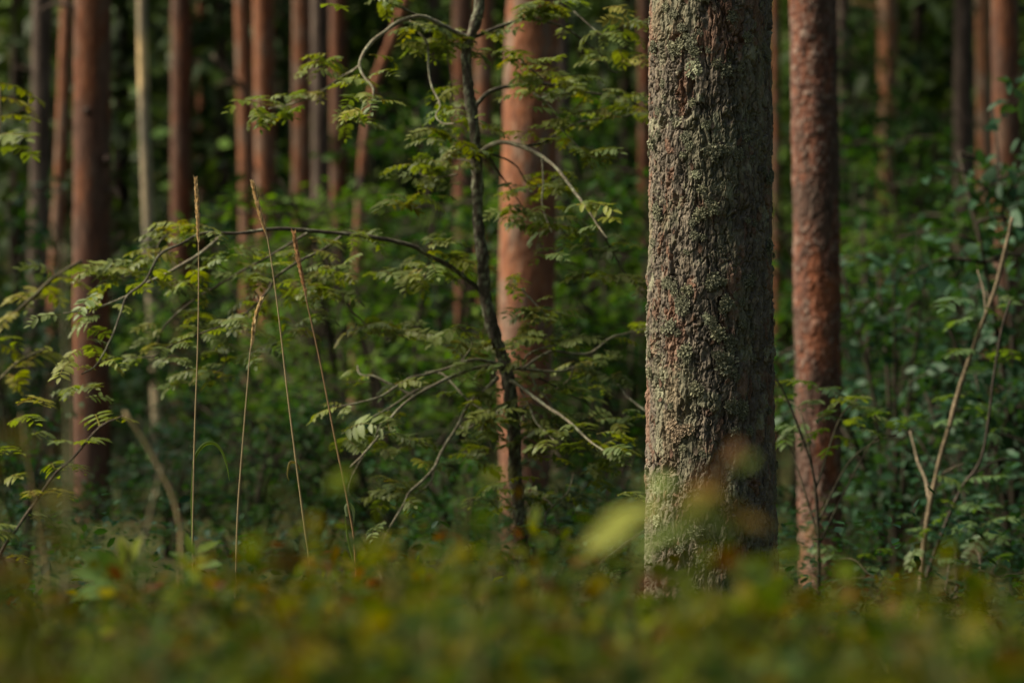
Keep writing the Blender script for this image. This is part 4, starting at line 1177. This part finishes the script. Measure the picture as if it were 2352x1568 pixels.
GM = [(.028, .080, .020), (.042, .092, .015), (.022, .066, .027)]
GB = [(.078, .150, .022), (.095, .158, .020), (.065, .132, .026)]
GD = [(.015, .045, .024), (.021, .050, .020), (.012, .037, .023)]
KIND = dict(
    mid=[shrub_mesh(300, 9, 1500, .034, .45, GM), shrub_mesh(301, 8, 1400, .034, .5, GM)],
    bright=[shrub_mesh(310, 8, 1300, .030, .42, GB), shrub_mesh(311, 7, 1200, .034, .4, GB)],
    dark=[shrub_mesh(320, 9, 1500, .036, .5, GD), shrub_mesh(321, 9, 1600, .034, .5, GD)],
    glossy=[shrub_mesh(330, 8, 1100, .040, .52, [(.028, .075, .038), (.04, .088, .048)], .35, mat=M_glossy), shrub_mesh(331, 7, 1000, .042, .5, [(.028, .075, .038), (.04, .09, .048)], .35, mat=M_glossy)],
)
SHRUBS = [  # label, px-x, distance, height, width factor, kind
    ('bright green bush left of the broad orange pine at mid height', 930, 14.5, 2.5, 1.0, 'bright'),
    ('bright green bush under the leaning orange trunk', 800, 16, 2.5, 1.0, 'bright'),
    ('tall green bush rising behind the rowan stem', 1030, 18, 3.2, .9, 'mid'),
    ('tall green bush at the foot of the orange twin pines', 690, 18, 2.7, 1.0, 'bright'),
    ('dark bush between the pale trunk and the orange twin pines', 480, 19, 2.2, 1.0, 'dark'),
    ('bluish green low bush left of the rowan trunk near the ground', 900, 11.5, 1.05, 1.3, 'mid'),
    ('dark low bush behind the reddish grass stalk', 720, 12.5, 1.1, 1.2, 'dark'),
    ('low green bush behind the shortest grass stalk', 570, 12, 1.05, 1.2, 'mid'),
    ('low green bush between the grass stalks and the pale trunk', 400, 12.5, 1.0, 1.2, 'dark'),
    ('dark leafy bush spreading in front of the leftmost trunk', 55, 17, 2.6, .75, 'dark'),
    ('low dark bush below the leftmost trunk', 50, 10.5, 1.05, 1.1, 'dark'),
    ('low bush at the foot of the thick left pine', 300, 15.8, .75, 1.3, 'dark'),
    ('dark green bush just right of the broad orange pine', 1350, 14.2, 1.8, .8, 'mid'),
    ('tall green bush between the broad orange pine and the lichened pine', 1400, 17, 3.2, .9, 'bright'),
    ('low dark bush between the orange pine and the lichened pine', 1400, 11, .85, 1.1, 'dark'),
    ('green bush rising behind the rowan twigs right of the orange pine', 1470, 15, 2.5, .8, 'mid'),
    ('tall green bush right of the scaly red pine', 2000, 16, 2.7, 1.0, 'mid'),
    ('pale green bush high between the scaly pine and the golden pine', 1960, 20, 3.3, .75, 'bright'),
    ('dim green bush below the golden pine', 2100, 19, 3.0, 1.0, 'mid'),
    ('dark bush behind the leaning sapling', 2150, 14, 1.6, 1.1, 'dark'),
    ('dark low bush at the base of the scaly red pine', 1960, 11, .8, 1.3, 'dark'),
    ('tall young broadleaf tree in the gap behind the rowan stem', 1010, 27, 5.2, .55, 'bright'),
    ('tall young broadleaf tree between the broad orange pine and the thin far red pine', 1345, 26, 4.8, .55, 'mid'),
    ('tall young broadleaf tree between the thin far red pine and the lichened pine', 1435, 28, 4.6, .5, 'bright'),
    ('tall young broadleaf tree right of the faint grey pine', 1985, 26, 5.0, .55, 'mid'),
    ('tall young broadleaf tree right of the golden pine', 2130, 27, 4.8, .55, 'mid'),
    ('tall young broadleaf tree above the orange twin pines bush', 660, 29, 4.4, .5, 'dark'),
    ('tall young broadleaf tree between the leaning trunk and the rowan', 905, 25, 4.0, .6, 'mid'),
    ('leafy bush with oval bluish leaves between the scaly pine and the leaning sapling', 2060, 10.6, 1.6, .9, 'glossy'),
    ('leafy bush with oval bluish leaves behind the top of the leaning sapling', 2200, 17, 2.4, .8, 'glossy'),
    ('glossy leaved bush hanging over the red-brown pine at the right edge', 2350, 10, 2.35, .75, 'glossy'),
    ('glossy leaved bush reaching towards the scaly red pine', 2080, 11.5, 1.55, 1.0, 'glossy'),
    ('glossy low bush at the lower right behind the twiggy shrub', 2230, 9.5, .95, 1.2, 'glossy'),
    ('dim green bush far behind the right edge', 2260, 21, 3.0, 1.0, 'mid'),
    ('green bush behind the left grass stalk', 330, 23, 2.2, 1.0, 'mid'),
    ('dark bush far behind the pale trunk', 250, 27, 3.0, 1.0, 'dark'),
    ('dark bush far between the grass stalk tips', 530, 27, 2.9, 1.0, 'dark'),
    ('green bush in the gap between the pinkish pines', 830, 25, 3.6, .9, 'mid'),
    ('bright bush peeking at the right edge of the lichened pine', 1800, 17, 2.3, .7, 'bright'),
    ('far green bush high above the leaning sapling', 2180, 28, 3.8, .9, 'mid'),
    ('low bluish bush behind the lower rowan twigs', 1080, 10.5, .75, 1.2, 'mid'),
    ('low dark bush hiding the foot of the broad orange pine', 1270, 11, .62, 1.3, 'dark'),
]
g = np.random.default_rng(99)
cnt = {}
for lab, x, Yd, hgt, wf, kind in SHRUBS:
    p = px(x, 784, Yd)
    z = float(gz(p[0], Yd)) - .02
    t = thing('shrub', lab, 'shrub', (p[0], Yd, z), 'undergrowth bushes behind the trunks')
    k = cnt.get(kind, 0)
    cnt[kind] = k + 1
    sm, cm = KIND[kind][k % 2]
    t.rotation_euler = (0, 0, g.random() * 6.28)
    t.scale = (hgt * wf, hgt * wf, hgt)
    obj('stems', sm, t)
    obj('crown', cm, t)

# spruces in the dark behind
def spruce_mesh():
    g = np.random.default_rng(8)
    st, mb = MB(), MB()
    V, F = tube(spline([[0, 0, -.01], [0, 0, .5], [0, 0, 1]], 12), np.linspace(.013, .002, 12), 7)
    st.add(V, F, (.07, .05, .04))
    P, D, N = [], [], []
    for k in range(170):
        z = .03 + .95 * (k / 170)
        a = k * 2.4 + .5 * g.random()
        l = .19 * (1 - z) ** .8 + .02
        d = np.array([math.cos(a), math.sin(a), 0])
        for s in np.linspace(.15, 1, 9):
            P.append(d * l * s + [0, 0, z - .10 * l * s * s * 3])
            D.append(d + g.normal(0, .5, 3) + [0, 0, -.35])
            N.append(g.normal(0, .35, 3) + [0, 0, 1])
    V, F, m = leaves(P, D, N, .032 + .02 * g.random(len(P)), .016, True)
    mb.add(V, F, np.repeat(np.array([.05, .085, .03]) * (.7 + .6 * g.random((len(P), 1))), m, 0))
    return st.mesh('trunk', M_twig), mb.mesh('crown', M_needle)


SPR = spruce_mesh()
for lab, x, Yd, hgt in [
    ('dark spruce behind the leftmost trunks', 40, 30, 11), ('dark spruce filling the gap right of the thick left pine', 280, 31, 12), ('dark spruce between the pale trunk and the thin orange pine', 440, 36, 12),
    ('dark spruce behind the thin orange pine', 510, 30, 10), ('dark spruce behind the orange twin pines', 650, 33, 11), ('dark spruce framed by the leaning orange trunk', 880, 32, 11),
    ('dim spruce above the rowan stem', 1060, 38, 12), ('dark spruce showing left of the lichened pine', 1440, 34, 11), ('dark spruce right of the scaly red pine', 1990, 36, 11),
    ('dark spruce right of the golden pine', 2110, 32, 11), ('dark spruce behind the dark grey pine at the right', 2220, 35, 12), ('dim spruce between the broad orange pine and a thin far pine', 1340, 40, 12), ('dark spruce behind the pinkish pines', 760, 38, 12),
]:
    p = px(x, 784, Yd)
    t = thing('spruce_tree', lab, 'tree', (p[0], Yd, float(gz(p[0], Yd)) - .1), 'spruces in the dark behind the pines')
    t.scale = (hgt, hgt, hgt)
    t.rotation_euler = (0, 0, g.random() * 6.28)
    obj('trunk', SPR[0], t)
    obj('crown', SPR[1], t)

# the wood that closes the view: one mass, with unseen stretches round the place
def wood():
    g = np.random.default_rng(12)
    mb = MB()

    def fill(n, lo, hi, size, cols, dens=True):
        P = lo + (np.asarray(hi) - lo) * g.random((n, 3))
        d = fbm(P * [.33, .33, .22], 71, 3)
        P = P[d > .44] if dens else P
        n = len(P)
        P[:, 2] += gz(P[:, 0], P[:, 1])
        L = size * (.6 + .8 * g.random(n))
        V, F, m = leaves(P, g.normal(0, 1, (n, 3)), g.normal(0, .7, (n, 3)) + [0, 0, .6], L, L * .6, True)
        c = np.asarray(cols)[g.integers(0, len(cols), n)] * (.6 + .8 * g.random((n, 1)))
        mb.add(V, F, np.repeat(c, m, 0))
    dk = [(.07, .115, .036), (.085, .13, .04), (.095, .135, .04), (.06, .10, .034)]
    fill(26000, np.array([-22., 42, 0]), [22, 60, 13], .42, dk)
    fill(16000, np.array([-28., 60, 0]), [28, 84, 10], .6, dk)
    fill(13000, np.array([-9., 27, 0]), [9, 42, 4.2], .20, [(.05, .09, .022), (.06, .105, .022), (.04, .075, .02)])
    fill(19000, np.array([-4., 30, 1]), [10, 44, 8.5], .22, [(.07, .125, .026), (.085, .14, .028), (.06, .105, .026)])
    fill(9000, np.array([8., -8, 0]), [15, 40, 11], .5, dk)
    fill(6500, np.array([-21., 13.5, 0]), [-9.5, 42, 8], .5, dk)  # unseen left wood, added to block the sun and shade the background
    fill(7000, np.array([-14., -14, 0]), [15, -7, 11], .5, dk)
    return mb.mesh('distant_and_unseen_wood', M_wood)


o = obj('distant_and_unseen_wood', wood())
o['kind'] = 'stuff'

# ------------------------------------------------------------------ bilberry thicket in front and low plants on the floor
def thicket():
    g = np.random.default_rng(31)
    mb, st = MB(), MB()
    pal = np.array([(.062, .085, .006), (.030, .052, .008), (.085, .098, .005), (.095, .082, .005), (.036, .068, .018), (.075, .045, .008), (.080, .030, .012), (.11, .10, .012), (.022, .045, .012)])
    wts = np.array([.22, .2, .16, .11, .12, .08, .04, .03, .04])
    n_b = 2500
    for k in range(n_b):
        Yd = 1.62 + 2.3 * g.random() ** 1.3 if k < 1600 else 3.4 + 4.2 * g.random()
        x = (g.random() - .5) * (Yd * .52 + .3)
        xp = 1176 + x / Yd * FPX
        if math.hypot(x - main_loc[0], Yd - MAIN_Y) < .24:
            continue
        # the outline of the thicket: height falls to the right and to the far left
        top = np.interp(xp, [0, 150, 270, 330, 420, 700, 1000, 1200, 1400, 1650, 1900, 2352], [1340, 1340, 1330, 1235, 1215, 1205, 1175, 1250, 1330, 1350, 1400, 1380])
        z0 = float(gz(x, Yd))
        bump = noise3(np.array([[x * 4.5, Yd * 3, 9.]]), 3)[0]
        hgt = CAM_Z - (top + 45 * max(Yd - 2.2, 0) - 784) / FPX * Yd - z0
        hgt = max(hgt * (.80 + .24 * g.random()) * (.74 + .42 * bump) - .02, .10 + .08 * g.random())
        lean = g.normal(0, .10, 2)
        tipp = np.array([x + lean[0], Yd + lean[1], z0 + hgt])
        P = spline([[x, Yd, z0 - .02], [x + lean[0] * .3, Yd + lean[1] * .3, z0 + hgt * .55], tipp], 7)
        V, F = tube(P, np.linspace(.0022, .0008, 7), 4)
        st.add(V, F, (.09, .085, .03))
        nl = 26
        s = np.clip(.35 + .65 * g.random(nl) ** .7, 0, 1) * 6
        i = np.minimum(s.astype(int), 5)
        Q = P[i] + (P[i + 1] - P[i]) * (s - i)[:, None] + g.normal(0, .022, (nl, 3))
        D = g.normal(0, 1, (nl, 3)) * [1, 1, .5] + [0, 0, .15]
        N = g.normal(0, .6, (nl, 3)) + [0, 0, 1]
        L = .017 + .019 * g.random(nl)
        V, F, m = leaves(Q, D, N, L, L * .58)
        # one plant mostly keeps one colour
        patch = noise3(np.array([[x * 6, Yd * 3.2, 0.]]), 5)[0]
        w_ = wts * np.where(np.arange(9) % 9 == int(sstep(np.array(patch), .15, .85) * 8.99), 16, 1)
        c = pal[g.choice(9, nl, p=w_ / w_.sum())] * (.8 + .4 * g.random((nl, 1)))
        c = c * (.5 + 1.2 * noise3(np.array([[x * 9, Yd * 5, 4.]]), 15)[0] ** 1.3)
        mb.add(V, F, np.repeat(c, m, 0))
    return mb.mesh('bilberry_thicket', M_bilberry), st.mesh('bilberry_stems', M_twig)


tm, sm = thicket()
o = obj('bilberry_thicket', tm)
o['kind'] = 'stuff'
o2 = obj('stems', sm, o)


def undergrowth():
    g = np.random.default_rng(41)
    mb = MB()
    for k in range(1500):
        Yd = 6.5 + 15 * g.random()
        x = (g.random() - .5) * (Yd * .48 + .5)
        if math.hypot(x - main_loc[0], Yd - MAIN_Y) < .25:
            continue
        z0 = float(gz(x, Yd))
        hgt = .2 + .3 * g.random()
        nl = 16
        P = np.array([x, Yd, z0]) + np.stack([g.normal(0, .10, nl), g.normal(0, .10, nl), hgt * g.random(nl) ** .5], 1)
        L = .02 + .025 * g.random(nl)
        V, F, m = leaves(P, g.normal(0, 1, (nl, 3)) * [1, 1, .4], g.normal(0, .4, (nl, 3)) + [0, 0, 1], L, L * .5)
        c = np.array(GM[2:] + GD + GD)[g.integers(0, 7)] * (.6 + .5 * g.random((nl, 1)))
        mb.add(V, F, np.repeat(c, m, 0))
    return mb.mesh('undergrowth', M_shrub)


o = obj('undergrowth', undergrowth())
o['kind'] = 'stuff'

# ------------------------------------------------------------------ sprig that blurs across the foot of the big pine, oak seedling at the left
def leafy(name, label, cat, stem, Yd, lv, mat, r=.0018, many=False):
    P = np.array([px(x, y, Yd) for x, y in stem])
    P = np.vstack([[P[0, 0], Yd, float(gz(P[0, 0], Yd)) - .02], P])
    pl = Plant(name, label, cat, P[0])
    pl.limb(P, r * 1.4, r * .6, 'stem', 5, (.10, .08, .03), 24, .1)
    if many:
        lv = [(x0 + (x1 - x0) * o + random.gauss(0, 9), y0 + (y1 - y0) * o + random.gauss(0, 9), x0 + (x1 - x0) * (o + .55) + random.gauss(0, 12), y0 + (y1 - y0) * (o + .55) + random.gauss(0, 12), wd * 1.1, np.asarray(c) * random.uniform(.8, 1.15)) for x0, y0, x1, y1, wd, c in lv for o in (.02, .3, .6)]
    for x0, y0, x1, y1, wd, c in lv:
        a, b_ = px(x0, y0, Yd), px(x1, y1, Yd)
        d = b_ - a
        L = np.linalg.norm(d)
        V, F, m = leaves([a - P[0]], [d + [0, random.uniform(-.4, .4) * L, 0]], [[random.gauss(0, .3), -.6, .9]], L * 1.3, L * wd * 1.35, False, .1)
        obj('leaf', make_mesh('leaf', V, F, mat, np.tile(c, (len(V), 1))), pl.t)


YG, LG, RU, OC, OL = (.27, .29, .07), (.22, .29, .08), (.17, .085, .035), (.21, .14, .035), (.15, .18, .04)
leafy('bilberry_sprig', 'blurred yellow-green and rusty sprig in front of the foot of the lichened pine', 'plant',
      [(1600, 1620), (1598, 1450), (1600, 1300), (1610, 1200), (1650, 1110), (1690, 1050)], 1.9, [
          (1500, 1175, 1375, 1225, .42, YG), (1540, 1165, 1420, 1180, .5, YG), (1560, 1170, 1660, 1150, .5, YG), (1600, 1200, 1500, 1250, .5, LG),
          (1600, 1190, 1690, 1230, .55, LG), (1600, 1230, 1620, 1310, .6, LG), (1660, 1110, 1600, 1080, .5, RU), (1660, 1110, 1590, 1140, .5, OC),
          (1680, 1070, 1740, 1050, .7, LG), (1670, 1090, 1690, 1040, .6, RU), (1650, 1170, 1740, 1190, .4, OC), (1560, 1120, 1500, 1130, .5, LG),
          (1600, 1290, 1530, 1330, .55, OL), (1600, 1300, 1680, 1310, .6, LG), (1600, 1370, 1680, 1380, .6, YG), (1600, 1400, 1520, 1420, .6, OL), (1600, 1390, 1760, 1440, .5, OL), (1620, 1200, 1560, 1160, .45, YG)], M_bilberry, many=True)
BG = (.09, .15, .045)
leafy('oak_seedling', 'small bright green oak seedling in front of the thick left pine', 'plant',
      [(275, 1480), (278, 1400), (285, 1330), (292, 1270), (288, 1245)], 3.7, [
          (285, 1330, 190, 1310, .5, BG), (280, 1320, 205, 1275, .5, BG), (280, 1330, 240, 1270, .6, BG), (290, 1310, 285, 1260, .5, (.14, .19, .035)), (292, 1280, 275, 1240, .5, (.16, .18, .03)),
          (290, 1290, 330, 1270, .5, BG), (285, 1350, 190, 1360, .5, BG), (285, 1360, 210, 1390, .5, BG), (288, 1340, 330, 1340, .5, BG), (285, 1370, 340, 1370, .45, BG), (282, 1380, 190, 1400, .45, (.07, .13, .05)), (300, 1300, 320, 1240, .5, (.15, .18, .03))], M_shrub, .002)
leafy('oak_seedling', 'single bright leaf tuft rising at the foot of the leftmost tall grass stalk', 'plant',
      [(450, 1420), (448, 1330), (446, 1275)], 4.3, [(448, 1270, 492, 1245, .4, (.13, .19, .03)), (446, 1275, 430, 1235, .5, (.13, .19, .03)), (448, 1290, 400, 1270, .45, BG), (450, 1300, 500, 1290, .45, BG)], M_shrub, .002)
